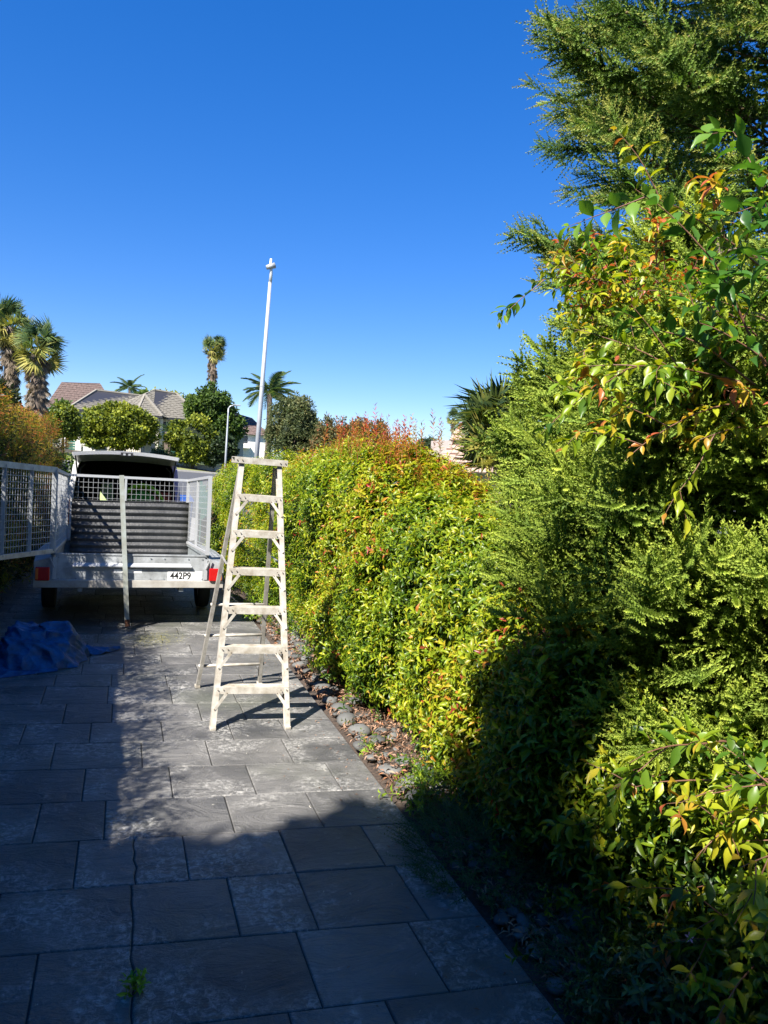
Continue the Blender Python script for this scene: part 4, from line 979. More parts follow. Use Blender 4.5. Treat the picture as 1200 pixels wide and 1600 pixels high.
# cage door, open towards the camera on the left
hx, hy = -W2, .012; dv = Vector((-.36, -.93, 0)).normalized(); WD = 1.64
def dp(t, z): return (hx + dv.x * t, hy + dv.y * t, z)
dz0, dz1 = .87, 1.765
fb = MB().bar(dp(.03, dz0), dp(.03, dz1), .045, .035); fb.bar(dp(WD, dz0), dp(WD, dz1), .035, .035)
fb.bar(dp(.0, dz1), dp(WD, dz1), .03, .062); fb.bar(dp(.0, dz0), dp(WD, dz0), .03, .05); fb.bar(dp(.56, dz0), dp(.56, dz1), .032, .028); fb.bar(dp(1.1, dz0), dp(1.1, dz1), .032, .028)
door = fb.build('cage_door', M['galv'], tr)
wires(dp(.04, 0), dp(WD - .02, 0), dz0 + .025, dz1 - .03, 30, 13, .0021, door)
for z in (1.0, 1.62): MB().tube([(hx - .005, hy - .01, z), (hx - .005, hy - .01, z + .08)], .016, 8).build('hinge', M['galv_wire'], tr)
# loose angle iron that hangs off the tailgate to the ground
pp = MB().bar((-.155, -.065, 1.74), (-.035, -.075, .035), .052, .004, ref=(0, 1, 0)).bar((-.178, -.045, 1.74), (-.058, -.055, .035), .004, .04, ref=(0, 1, 0))
pp.build('prop_bar', M['prop'], tr); MB().bar((-.0365, -.079, .11), (-.032, -.079, .03), .054, .004, ref=(0, 1, 0)).build('rusty_foot', M['rust'], tr)

sh = MB(); n = 120; v = []
for i in range(n + 1):
    u = i / n; z = zb + .03 + (1.405 - zb) * u; yb = 2.30 - .02 * u; off_ = .016 * math.sin(2 * math.pi * u * 9.5)
    for k in range(13):
        x = -.80 + 1.60 * k / 12; v.append((x + .13, 9.15 + yb + off_ + .006 * math.sin(x * 7 + z * 3), z - .108 + .008 * math.sin(x * 3)))
f = [(i*13+k, i*13+k+1, (i+1)*13+k+1, (i+1)*13+k) for i in range(n) for k in range(12)]
so = pyobj('corrugated_sheet', v, f, M['corr'], smooth=True); md = so.modifiers.new('thickness', 'SOLIDIFY'); md.thickness = .004
tag(so, 'black corrugated plastic sheet standing against the front of the trailer cage', 'sheet')

# ------------------------------------------------------------------ blue tarp heap
def tarp():
    """a crumpled heap with two thin flaps, one mesh"""
    bm = bmesh.new(); bmesh.ops.create_icosphere(bm, subdivisions=6, radius=1)
    def rd(t, p=1.4): return (1 - abs(math.sin(t))) ** p
    for v in bm.verts:
        x, y, z = v.co; th = math.atan2(y + .15, x - .1); rr = math.hypot(x - .1, y + .15)
        wx = x + .25 * math.sin(2.3 * y + z); wy = y + .22 * math.sin(2.9 * x - z + 1)
        f = .17 * rd(1.0 * th + 4.2 * rr + .6 * z + .4) + .10 * rd(4.1 * wx - 2.6 * wy + 1.2 * z) + .07 * rd(6.3 * wy + 3.4 * z + 2 * wx) + .035 * rd(13 * wx + 8 * z - 5 * wy) + .02 * rd(21 * wy - 9 * wx)
        f -= .20 * math.exp(-((x - .25) ** 2 * 3 + (y + .45 + .25 * x) ** 2 * 16)) * (z > 0)
        k = .86 + f; up = max(0, z)
        X = -.71 + .43 * x * k + .03 * math.sin(3 * th); Y = 7.80 + .36 * y * k; Z = (.33 * up ** .8 * k if z > 0 else 0) + .006
        flare = max(0, .28 - up) / .28; X += .05 * flare * x; Y += .06 * flare * y
        v.co = (X, Y, Z)
    V = [tuple(v.co) for v in bm.verts]; F = [tuple(w.index for w in f.verts) for f in bm.faces if f.calc_center_median().z > .0065]; bm.free()
    def sheet(fn, n, m):
        o = len(V)
        for j in range(m + 1):
            for i in range(n + 1): V.append(fn(i / n, j / m))
        for j in range(m):
            for i in range(n): a = o + j*(n+1)+i; F.append((a, a+1, a+n+2, a+n+1))
    def left(u, w):     # flap lying towards the camera on the left
        x = -1.75 + 1.25 * u; y0 = 7.00 + .34 * u ** 1.6 + .02 * math.sin(9 * u); y = y0 + (7.75 - y0) * w
        return (x, y, .006 + .05 * rd(6 * x + 5 * y + 1.2 * math.sin(6 * y)) * w + .025 * rd(15 * x - 6 * y) * w + .10 * w ** 3)
    def right(u, w):    # tail pointing right
        x = -.42 + .45 * u; c = 7.98 + .12 * u + .03 * math.sin(8 * u); h = .15 * (1 - u) ** .7 + .01; y = c + (w - .5) * 2 * h
        return (x, y, .006 + (.075 * (1 - .6 * u) * math.sin(math.pi * w) ** 1.2 + .03 * rd(7 * w + 9 * u)) * (1 - u * .5))
    sheet(left, 60, 34); sheet(right, 34, 20)
    o = pyobj('tarp', V, F, M['tarp'], smooth=True)
    return tag(o, 'crumpled blue tarpaulin heaped on the shaded driveway behind the trailer', 'tarpaulin')
tarp()

# ------------------------------------------------------------------ van
van = empty('van', (.03, 12.75, 0), 0, 'white van with its tailgate raised, parked nose to the street ahead of the trailer', 'van')
def sect(y, hw, top, tw, zb_=.36, n=9):
    pts = [(-hw + .02, zb_), (-hw, .6), (-hw, 1.0)]
    for k in range(n):
        a = math.pi * .5 * k / (n - 1); pts.append((-(tw + (hw - tw) * math.cos(a) ** 1.3 * 1.0) if k < n - 1 else -tw, 1.0 + (top - .12 - 1.0) * math.sin(a) ** .9))
    pts += [(-tw + .05, top - .04), (-tw * .5, top), (0, top + .012)]
    full = pts + [(-x, z) for x, z in pts[-2::-1]]
    return [(x, y, z) for x, z in full]
secs = [sect(0, .845, 1.93, .70), sect(.6, .85, 1.96, .71), sect(2.4, .85, 1.97, .71), sect(3.3, .85, 1.93, .69), sect(3.9, .83, 1.55, .70), sect(4.4, .78, 1.02, .72)]
n = len(secs[0]); v = [p for s_ in secs for p in s_]
f = [(i*n+k, (i+1)*n+k, (i+1)*n+k+1, i*n+k+1) for i in range(len(secs)-1) for k in range(n-1)] + [tuple((len(secs)-1)*n + k for k in range(n))]
body = MB().add(v, f).build('body', M['vanwhite'], van, smooth=False); md = body.modifiers.new('thickness', 'SOLIDIFY'); md.thickness = .012; md.offset = 0
v2 = [(x * .93, y + .05, min(z, 1.93) * .985 + (.03 if z < 1 else -.02)) for (x, y, z) in v[:n*4]]
f2 = [(i*n+k, (i+1)*n+k, (i+1)*n+k+1, i*n+k+1) for i in range(3) for k in range(n-1)] + [tuple(3*n + k for k in range(n))]
MB().add(v2, f2).build('lining', M['liner'], van); MB().box((-.78, .03, .50), (.78, 3.2, .55)).build('floor', M['liner'], van)
for s in (-1, 1):
    m_ = 'vanwhite' if s < 0 else 'vanpurple'; pl_ = MB(); pts = [(s*.80, -.01, .62), (s*.805, -.01, 1.0), (s*.79, -.01, 1.35), (s*.735, -.01, 1.78), (s*.69, -.01, 1.87)]
    for a, b_ in zip(pts, pts[1:]): pl_.bar(a, b_, .075, .06, ref=(0, 1, 0))
    pl_.build('rear_pillar', M[m_], van, .006)
    MB().tube([(s*.73, .02, .62), (s*.735, .02, 1.0), (s*.715, .02, 1.35), (s*.665, .02, 1.74), (s*.60, .02, 1.80)], .014, 6).build('door_seal', M['black'], van)
    MB().box((s*.835-.03, -.05, .85), (s*.835+.03, .02, 1.25)).build('rear_light', M['redlight'], van, .01)
    for wy in (.85, 3.45):
        x0, x1 = sorted((s*.66, s*.86)); w = MB().tube([(x0, wy, .32), (x0+.02, wy, .32), (x1-.02, wy, .32), (x1, wy, .32)], [.28, .32, .32, .28], 24).build('wheel', M['rubber'], van)
        MB().tube([(s*.863, wy, .32), (s*.80, wy, .32)], .19, 20).build('rim', M['rim'], w)
    wd = MB()
    wd.build if False else None
    for (ya, yb_) in ((.25, 1.35), (1.45, 2.35), (2.45, 3.25)):
        MB().add([(s*.858, ya, 1.12), (s*.858, yb_, 1.12), (s*.79, yb_, 1.66), (s*.79, ya, 1.66), (s*.848, ya, 1.12), (s*.848, yb_, 1.12), (s*.78, yb_, 1.66), (s*.78, ya, 1.66)],
                 [(0, 1, 2, 3), (7, 6, 5, 4), (0, 4, 5, 1), (1, 5, 6, 2), (2, 6, 7, 3), (3, 7, 4, 0)]).build('side_window', M['window'], van)
MB().bar((-.68, -.0, 1.885), (.68, -.0, 1.885), .06, .05).build('roof_header', M['liner'], van, .006)
MB().box((-.83, -.12, .36), (.83, .04, .60)).build('rear_bumper', M['black'], van, .03)
tgv = MB(); nn = 14; top = []; bot = []
def tgz(x, t): return 1.885 + .120 * t - .055 * (x / .76) ** 2 + .03 * math.sin(math.pi * t)
for j in range(7):
    t = j / 6
    for i in range(nn + 1):
        x = (-1 + 2 * i / nn) * (.70 + .065 * math.sin(math.pi * min(1, .1 + t * .75))); yy = .02 - 1.02 * t
        top.append((x, yy, tgz(x, t) + .02)); bot.append((x * .985, yy + .02, tgz(x, t) - .012 - .018 * (t > .8)))
k1 = len(top); v = top + bot; f = []
for j in range(6):
    for i in range(nn):
        a = j*(nn+1)+i; f.append((a, a+1, a+nn+2, a+nn+1)); f.append((k1+a+nn+1, k1+a+nn+2, k1+a+1, k1+a))
for i in range(nn):
    a = 6*(nn+1)+i; f.append((a, a+1, k1+a+1, k1+a)); f.append((i+1, i, k1+i, k1+i+1))
for j in range(6):
    a = j*(nn+1); b_ = a + nn; f.append((a, a+nn+1, k1+a+nn+1, k1+a)); f.append((b_+nn+1, b_, k1+b_, k1+b_+nn+1))
tv = tgv.add(v, f).build('tailgate', M['vanwhite'], van)
v = []; 
for j in range(5):
    t = .08 + .80 * j / 4
    for i in range(9): x = (-1 + i / 4) * .60; v.append((x * 1.08, .02 - 1.02 * t, tgz(x, t) - .030))
MB().add(v, [(j*9+i, j*9+i+1, (j+1)*9+i+1, (j+1)*9+i) for j in range(4) for i in range(8)]).build('inner_panel', M['galv_dull'], tv)
MB().box((-.085, -1.03, 1.955), (.085, -1.0, 2.005)).build('latch', M['black'], tv, .004)
for x in (-.035, .035): MB().box((x-.016, -1.036, 1.965), (x+.016, -1.03, 1.992)).build('latch_plate', M['galv'], tv)
for s in (-1, 1): MB().tube([(s*.70, .03, 1.55), (s*.72, -.42, 1.90)], .011, 6).build('gas_strut', M['black'], van)

# things in the van and trailer
def tub(loc):
    root = empty('garden_tub', loc, 0, 'lime green plastic tub with a dark green inside, lying in the back of the van', 'tub'); v = []; prof = [(.02, .34), (0, .36), (.0, .33), (.25, .27), (.42, .2), (.44, 0)]
    n = 28; v = [(r*math.cos(2*math.pi*k/n), y, r*math.sin(2*math.pi*k/n)) for y, r in prof for k in range(n)]
    f = [(i*n+k, i*n+(k+1) % n, (i+1)*n+(k+1) % n, (i+1)*n+k) for i in range(len(prof)-1) for k in range(n)]
    MB().add(v, f).build('shell', M['lime'], root, smooth=True)
    MB().tube([(0, -.012, 0), (0, .08, 0)], .25, 28).build('base', M['green'], root)
    return root
t_ = tub((.28, 12.70, 1.13)); t_.scale = (1.0, 1, 1.15)
MB_ = MB().box((-.17, -.15, 0), (.17, .15, .42)); cr = empty('crate', (.60, 12.95, 1.03), .1, 'red plastic crate in the right of the van opening', 'crate')
MB().box((-.15, -.15, 0), (.15, .15, .34)).build('box', M['red'], cr, .012); MB().box((-.165, -.165, .34), (.165, .165, .37)).build('rim', M['red'], cr, .004)
cs = empty('load_box', (.1, 13.25, .55), 0, 'dark storage box carrying the crate and the tub inside the van', 'box')
MB().box((-.1, -.62, 0), (.68, .25, .42)).build('box', M['black'], cs, .01); MB().box((-.12, -.64, .42), (.70, .27, .45)).build('lid', M['liner'], cs, .004)
bagv = MB(); q = random.Random(3)
bag = empty('sack', (-.24, 12.98, .55), 0, 'pale green upright sack standing left of the tub in the van', 'sack')
v = []; 
for j in range(9):
    t = j / 8; rx = .12 * (1 - .35 * t ** 3) * (1 + .1 * math.sin(9 * t)); ry = .09 * (1 - .7 * t ** 2)
    for k in range(14): a = 2*math.pi*k/14; v.append((rx*math.cos(a)*(1 + .06*math.sin(3*a + 5*t)), ry*math.sin(a), t * .98))
MB().add(v, [(j*14+k, j*14+(k+1) % 14, (j+1)*14+(k+1) % 14, (j+1)*14+k) for j in range(8) for k in range(14)] + [tuple(8*14 + k for k in range(14))]).build('bag', mat('pale_green_cloth', (.35, .45, .2), .8), bag, smooth=True)
MB().tube([(0, 0, .955), (0, 0, .985)], .045, 8).build('tie', M['liner'], bag)

# wheelie bin, green picket fence right of the van
bn = empty('wheelie_bin', (1.22, 18.2, 0), 0, 'blue wheelie bin beyond the right side of the van', 'bin')
MB().add([(-.24, -.26, .05), (.24, -.26, .05), (.24, .26, .05), (-.24, .26, .05), (-.29, -.34, 1.0), (.29, -.34, 1.0), (.29, .34, 1.0), (-.29, .34, 1.0)],
         [(3, 2, 1, 0), (4, 5, 6, 7), (0, 1, 5, 4), (1, 2, 6, 5), (2, 3, 7, 6), (3, 0, 4, 7)]).build('bin_body', M['blueplastic'], bn, .015)
MB().add([(-.31, -.37, 1.0), (.31, -.37, 1.0), (.31, .36, 1.0), (-.31, .36, 1.0), (-.29, -.33, 1.06), (.29, -.33, 1.06), (.29, .34, 1.12), (-.29, .34, 1.12)],
         [(3, 2, 1, 0), (4, 5, 6, 7), (0, 1, 5, 4), (1, 2, 6, 5), (2, 3, 7, 6), (3, 0, 4, 7)]).build('lid', M['blueplastic'], bn, .01)
for s in (-1, 1): MB().tube([(s*.2, .32, .1), (s*.25, .32, .1)], .1, 14).build('wheel', M['rubber'], bn)
def picket_fence(label, x0, y0, x1, y1, z0, h, m, gap=.11, group=None, post=2.0):
    root = empty('metal_fence', (x0, y0, z0), 0, label, 'fence', group); d = Vector((x1-x0, y1-y0, 0)); L_ = d.length; d.normalize(); mb = MB(); n = int(L_ / gap)
    for i in range(n):
        p = d * gap * (i + .5); mb.bar((p.x, p.y, .08), (p.x, p.y, h), .018, .018)
    mb.build('picket', M[m], root, kind='stuff')
    for z in (.16, h - .12): MB().bar((0, 0, z), tuple(d * L_ + Vector((0, 0, z))), .03, .035).build('rail', M[m], root)
    k = 0.
    while k <= L_ + .01: p = d * k; MB().bar((p.x, p.y, -.15), (p.x, p.y, h + .1), .06, .06).build('post', M[m], root); k += post
    return root
picket_fence('green metal picket fence between the trailer and the right hedge', 1.42, 13.9, 1.75, 18.8, 0, 1.35, 'fencegreen', .22, None, 2.45)
tf = empty('paling_fence', (2.0, 14.2, 0), 0, 'sunlit orange-brown timber paling fence behind the green pickets', 'fence')
pm = None
for i in range(34):
    o = MB().box((0, 0, 0), (.018, .12, 1.25)).build('paling', M['timber'], tf) if pm is None else link('paling', pm, None, tf)
    pm = o.data; o.location = (.0, i * .128, random.uniform(-.02, .02))
MB().box((-.04, 0, .9), (-.003, 4.4, .98)).build('rail', M['timber'], tf)
# ------------------------------------------------------------------ lamp posts
def lamp(label, x, y, h, r0, r1, lean, kind):
    z = tz(x, y); root = empty('lamp_post', (x, y, z), 0, label, 'lamp post'); lx = lean
    pts = [(0, 0, -.3), (lx * .5, 0, h * .5), (lx * .9, 0, h * .93)]
    if kind == 'tall':
        MB().tube(pts, [r0, (r0+r1)/2, r1], 12).build('pole', M['pole'], root, smooth=True)
        MB().tube([(lx*.47, 0, h*.47), (lx*.475, 0, h*.476)], (r0+r1)/2 * 1.12, 12).build('collar', M['galv'], root)
        MB().tube([(lx*.9, 0, h*.925), (lx*.98, 0, h*.965), (lx*.94, -.02, h*.985), (lx*.80, -.05, h*.998)], [r1, r1*.95, r1*.9, r1*.8], 10).build('arm', M['pole'], root, smooth=True)
        hd = MB().tube([(lx*.80-.17, -.06, h*.99), (lx*.80+.2, -.06, h*1.004)], [.10, .13], 10).build('lamp_head', M['galv'], root, smooth=True)
        MB().tube([(lx*.80, -.06, h), (lx*.80+.02, -.06, h*1.03)], .055, 8).build('sensor', M['plate'], hd)
    else:
        MB().tube(pts + [(lx*.95, 0, h)], [r0, r0*.8, r1, r1], 10).build('pole', M['pole'], root, smooth=True)
        MB().tube([(lx*.95, 0, h), (lx+.12, 0, h+.16), (lx+.45, 0, h+.24)], [r1, r1*.8, r1*.7], 8).build('arm', M['pole'], root, smooth=True)
        MB().box((lx+.25, -.09, h+.20), (lx+.75, .09, h+.28)).build('lamp_head', M['galv'], root, .02)
    return root
lamp('tall pale grey street light pole with a small head, rising above the stepladder', 5.60, 35, 10.2, .12, .075, .32, 'tall')
lamp('short thin street lamp by the road behind the trailer', 6.1, 50, 4.45, .075, .045, .05, 'short')

# ------------------------------------------------------------------ palms
def fan(seed, n=22, L=1., spread=2.6, fold=.05, droop=.35, split=.5):
    """fan leaf: petiole along +z then stiff segments"""
    r = random.Random(seed); V = []; F = []; A = []; w = .012
    V += [(-w, 0, 0), (w, 0, 0), (0, 0, .55)]; F.append((0, 1, 2)); A.append((.3, 0)); V += [(0, -w, 0), (0, w, 0), (0, 0, .56)]; F.append((3, 4, 5)); A.append((.3, 0))
    for i in range(n):
        a = -spread / 2 + spread * i / (n - 1) + r.uniform(-.03, .03); ln = L * (1 - .18 * abs(a) / (spread / 2)) * r.uniform(.85, 1.05)
        d = Vector((math.sin(a), 0, math.cos(a))); s = Vector((math.cos(a), 0, -math.sin(a))) * .034
        o = Vector((0, 0, .52)); m_ = o + d * ln * .55 + Vector((0, .02 * (i % 2), 0)); dr = Vector((0, -droop * ln * r.uniform(.3, 1.9), -.12 * droop * ln))
        k = len(V); V += [tuple(o), tuple(m_ + s + Vector((0, .02, 0))), tuple(m_ - s + Vector((0, -.0, 0))), tuple(o + d * ln + dr)]
        F += [(k, k+1, k+2), (k+1, k+3, k+2)]; A += [(.35 + r.uniform(-.1, .1), i + 1), (.55, i + 1)]
    return np.array(V, float), np.array(F), np.array(A, float)
FANC = [(0, (.015, .035, .018)), (.4, (.04, .085, .035)), (.75, (.13, .17, .04)), (1, (.34, .30, .07))]
DEAD = [(0, (.03, .025, .02)), (.5, (.085, .07, .055)), (1, (.22, .17, .12))]
def fan_palm(label, base, top, crown, nlive, ndead, skirt, trunk_r, group=None, size=1., seed=0, yellow=.0):
    root = empty('fan_palm', base, 0, label, 'palm', group); q = np.random.default_rng(seed); H = top - base[2]
    MB().tube([(0, 0, -.5), (.08, 0, H * .5), (0, 0, H)], [trunk_r*1.2, trunk_r, trunk_r], 10).build('trunk', M['palm_bark'], root, smooth=True)
    fans = [fan(k + seed) for k in range(3)]
    a = q.uniform(0, 6.28, nlive); e = np.arcsin(np.clip(q.uniform(-.75, 1, nlive), -1, 1))
    D = np.stack([np.cos(a)*np.cos(e), np.sin(a)*np.cos(e), np.sin(e)], -1)
    P = np.tile([0, 0, H], (nlive, 1)) + q.normal(0, .05, (nlive, 3)); P[:, 2] += .45*np.sin(e); t = .25 - .45*np.sin(e) + yellow
    bake('frond', fans, P, D, size * crown * q.uniform(.85, 1.05, nlive) / 1.5, t, FANC, M['leaf_matte'], root, kind='stuff', val=.2)
    a = q.uniform(0, 6.28, ndead); P = np.stack([np.cos(a)*trunk_r*.8, np.sin(a)*trunk_r*.8, H - skirt * q.random(ndead)], -1)
    D = np.stack([np.cos(a)*.30, np.sin(a)*.30, -np.ones(ndead)], -1) + q.normal(0, .10, (ndead, 3))
    bake('dead_skirt', [fan(k + 30, 10, .8, 1.2, droop=.1) for k in range(3)], P, D, size * crown * .62 / 1.5 * q.uniform(.7, 1.1, ndead), q.uniform(0, 1, ndead), DEAD, M['leaf_matte'], root)
    return root
fan_palm('shaggy fan palm, the left one of the pair at the left edge', (-6.55, 50, tz(-6.5, 50)), 9.0, 1.65, 44, 260, 4.6, .34, None, 1., 2, .1)
fan_palm('shaggy fan palm, the right one of the pair at the left edge', (-4.85, 48, tz(-5, 48)), 7.6, 1.7, 46, 300, 4.6, .38, None, 1., 5, .05)
fan_palm('slender fan palm rising behind the tree right of the tiled house', (9.1, 90, tz(9, 90)), 14.6, 1.75, 46, 120, 3.2, .32, None, 1., 9, .02)
fan_palm('tiny far fan palm on the skyline above the dark conifer', (43.5, 100, tz(43, 100)), 9.8, 1.3, 34, 70, 1.6, .22, None, 1., 14)
def right_palm():
    root = empty('fan_palm', (4.95, 9.4, 0), 0, 'broad fan palm with green and yellowed fronds beside the left edge of the cedar', 'palm')
    MB().tube([(0, 0, -.1), (.05, 0, 1.2), (0, 0, 2.6)], [.13, .12, .11], 10).build('trunk', M['palm_bark'], root, smooth=True)
    q = np.random.default_rng(3); fans = [fan(k + 70, 34, 1., 3.4, droop=.22) for k in range(3)]
    n = 30; a = q.uniform(1.2, 5.2, n); e = np.arcsin(q.uniform(-.75, .95, n)); D = np.stack([np.cos(a)*np.cos(e), np.sin(a)*np.cos(e), np.sin(e)], -1)
    P = np.tile([0, 0, 2.55], (n, 1)); t = .28 - .52*np.sin(e) + q.normal(0, .14, n)
    V_, F_, A_ = [], [], []
    bake('frond', fans, P, D, .66 * q.uniform(.85, 1.1, n), t, FANC, M['leaf_matte'], root, kind='stuff')
    return root
right_palm()
def feather(seed, L=1., n=26):
    r = random.Random(seed); V = []; F = []; A = []
    def ax(t): return Vector((0, -.55 * t * t * L, L * (t - .12 * t * t)))
    for k in range(6):
        a, b_ = ax(k/6), ax((k+1)/6); w = .012 * L; i = len(V); V += [tuple(a + Vector((w, 0, 0))), tuple(a - Vector((w, 0, 0))), tuple(b_)]; F.append((i, i+1, i+2)); A.append((.3, 0))
    for i in range(n):
        t = .12 + .88 * i / n; b_ = ax(t); ln = L * .34 * math.sin(math.pi * (.15 + .8 * t))
        for s in (1, -1):
            d = Vector((s * .8, -.25 + r.uniform(-.15, .1), .6)); k = len(V); w = Vector((0, .01, .022)) * L
            V += [tuple(b_ - w), tuple(b_ + w), tuple(b_ + d * ln + Vector((0, -.3 * ln, 0)))]; F.append((k, k+1, k+2)); A.append((.3 + r.uniform(-.1, .2), i + 1))
    return np.array(V, float), np.array(F), np.array(A, float)
def feather_palm(label, base, top, L, n, group=None, seed=0, r=.18, tint=.1):
    root = empty('feather_palm', base, 0, label, 'palm', group); H = top - base[2]; q = np.random.default_rng(seed)
    MB().tube([(0, 0, -.5), (.1, 0, H * .5), (0, 0, H)], [r * 1.3, r, r * .9], 8).build('trunk', M['palm_bark'], root, smooth=True)
    a = np.arange(n) * 2.4 + q.uniform(-.2, .2, n); e = np.arcsin(np.clip(np.linspace(.98, -.1, n), -1, 1)); D = np.stack([np.cos(a)*np.cos(e), np.sin(a)*np.cos(e), np.sin(e)], -1)
    # spin so that the frond bends downwards
    R0 = frames(D, np.zeros(n)); down = np.array([0, 0, -1.]); lx = np.einsum('ni,i->n', R0[:, :, 0], down); ly = np.einsum('ni,i->n', R0[:, :, 1], down)
    spin = np.arctan2(-lx, ly) + math.pi * 1.0
    spin = np.arctan2(lx, -ly)
    bake('frond', [feather(k + seed) for k in range(3)], np.tile([0, 0, H], (n, 1)), D, L * q.uniform(.85, 1.1, n), tint, FANC, M['leaf_matte'], root, spin=spin, kind='stuff')
    return root
feather_palm('feathery palm partly behind the tall grey light pole', (9.6, 55, tz(9.6, 55)), 7.1, 2.2, 22, None, 3, .2, .12)
feather_palm('small dark palm showing over the middle of the tiled roof', (.3, 118, tz(0, 118)), 11.7, 2.6, 14, None, 6)
yuc = empty('cabbage_tree', (3.55, 70, tz(3.5, 70)), 0, 'shaggy cabbage tree in front of the house balcony', 'tree')
MB().tube([(0, 0, -.3), (0, 0, 3.0)], [.3, .34], 9).build('trunk', M['palm_bark'], yuc)
V_, F_ = leaf(1, .07, 0, .5, 2); q = np.random.default_rng(5); n = 110; D = q.normal(size=(n, 3)); D[:, 2] = np.abs(D[:, 2]) - .3
# leaves run along local x, so D is their face normal
bake('frond', [(V_, F_, np.stack([np.full(len(F_), .4), np.zeros(len(F_))], -1))], np.tile([0, 0, 3.1], (n, 1)), D, 1.1, .1, FANC, M['leaf_matte'], yuc, kind='stuff')

# ------------------------------------------------------------------ garden trees
ROUND = [(0, (.020, .040, .008)), (.3, (.075, .11, .014)), (.6, (.20, .23, .020)), (1, (.34, .34, .03))]
OLIVE = [(0, (.016, .030, .012)), (.45, (.050, .075, .026)), (.8, (.105, .125, .045)), (1, (.17, .16, .06))]
RUST = [(0, (.020, .028, .010)), (.4, (.060, .075, .022)), (.7, (.13, .11, .035)), (1, (.24, .08, .035))]
DARK = [(0, (.008, .018, .008)), (.5, (.025, .048, .018)), (1, (.07, .10, .03))]
def gz(x, y): return tz(x, y)
limb_tree('broadleaf_tree', (-.5, 65.5, gz(-.5, 65.5)), (-.5, 65.5, 3.6), [((-.55, 64.5, 4.0), (2.9, 2.2, 1.95))], 5200, .25, ROUND, 'wide rounded yellow-green tree in the middle, in front of the tiled house', trunk_r=.13, tint=.12, lumps=120, lr=.22, W=.6)
limb_tree('broadleaf_tree', (-4.3, 60.5, gz(-4.3, 60.5)), (-4.3, 60.5, 3.4), [((-4.3, 60.5, 4.0), (1.35, 1.3, 1.35))], 1900, .22, ROUND, 'small round tree beside the shaggy palms, yellow-green on top', trunk_r=.1, tint=.0, lumps=40, lr=.28, W=.6)
limb_tree('broadleaf_tree', (5.3, 65.5, gz(5.3, 65.5)), (5.3, 65.5, 2.6), [((5.35, 65.0, 3.7), (2.05, 1.6, 1.8)), ((5.7, 65.0, 2.5), (1.8, 1.3, 1.15))], 4200, .25, ROUND, 'dense rounded green tree behind the white wall, right of the house', trunk_r=.13, tint=.06, lumps=55, lr=.27, W=.6)
limb_tree('broadleaf_tree', (7.9, 74, gz(7.9, 74)), (7.9, 74, 5), [((7.3, 74, 6.9), (2.3, 2, 2.2)), ((8.8, 74, 5.2), (1.9, 1.8, 1.9))], 3600, .27, GREENS, 'darker green tree towering behind the rounded one, under the slender palm', trunk_r=.18, tint=.18, lumps=50, lr=.28, W=.6)
limb_tree('broadleaf_tree', (7.7, 64.5, gz(7.7, 64.5)), (7.7, 64.5, 2), [((7.5, 64.5, 2.7), (1.2, 1.2, 1.5))], 1000, .26, DARK, 'low dark tree just behind the short street lamp', trunk_r=.1, tint=.1, lumps=40, lr=.28, W=.6)
limb_tree('magnolia', (-3.6, 23, gz(-3.6, 23)), (-3.6, 23, 2), [((-3.9, 23, 3.0), (1.25, 1.2, .95)), ((-2.75, 22.5, 2.5), (.55, .7, .55))], 2200, .15, [(0, (.008, .016, .006)), (.6, (.035, .05, .018)), (1, (.15, .14, .06))], 'dark glossy magnolia below the shaggy palms at the left edge', trunk_r=.07, mm='leaf', tint=.05, lumps=40, lr=.28, W=.5)
limb_tree('shrub', (-1.62, 21, gz(-1.62, 21)), (-1.62, 21, .9), [((-1.75, 21, 1.35), (.75, .7, .60))], 800, .12, GREENS, 'leafy green shrub with pale flowers left of the van tailgate', trunk_r=.03, mm='leaf', tint=.15, cat='shrub', lumps=26)
limb_tree('olive_tree', (6.25, 30, gz(6.2, 30)), (6.25, 30, 2), [((6.25, 30, 3.2), (1.10, 1.0, 1.45))], 3400, .13, OLIVE, 'grey-green bushy tree just right of the tall pole', trunk_r=.09, tint=.35, lumps=70, lr=.26, W=.32)
limb_tree('bronze_tree', (8.1, 28, gz(8.1, 28)), (8.1, 28, 1.8), [((7.65, 28, 2.75), (1.15, 1.0, 1.15)), ((8.65, 28, 2.75), (.95, 1.0, 1.2))], 4200, .12, RUST, 'bronze-green tree with rusty tips behind the highest part of the hedge', trunk_r=.08, tint=.28, lumps=70, lr=.26, W=.4)
limb_tree('broadleaf_tree', (10.6, 50, gz(10.6, 50)), (10.6, 50, 3), [((11.2, 50, 4.15), (1.7, 1.3, 1.25))], 900, .26, DARK, 'dark green tree top between the grey-green and the bronze tree', trunk_r=.1, tint=.25, lumps=30, W=.6)
limb_tree('dark_conifer', (24.3, 60, gz(24.3, 60)), (24.3, 60, 2), [((24.1, 60, 3.3), (1.5, 1.3, 1.55)), ((25.2, 60, 3.0), (.9, 1, 1.0))], 2000, .22, DARK, 'dark green bushy conifer on the skyline left of the pink tiled roof', trunk_r=.1, tint=.12, lumps=60, lr=.24, W=.35)
limb_tree('shrub', (11.0, 26.5, gz(11, 26.5)), (11.0, 26.5, .9), [((10.3, 26, 1.55), (1.5, .8, .75))], 1500, .10, RUST, 'low olive and bronze shrub in front of the pink tiled roof', trunk_r=.03, tint=.2, cat='shrub', lumps=40)
tr_ = rng
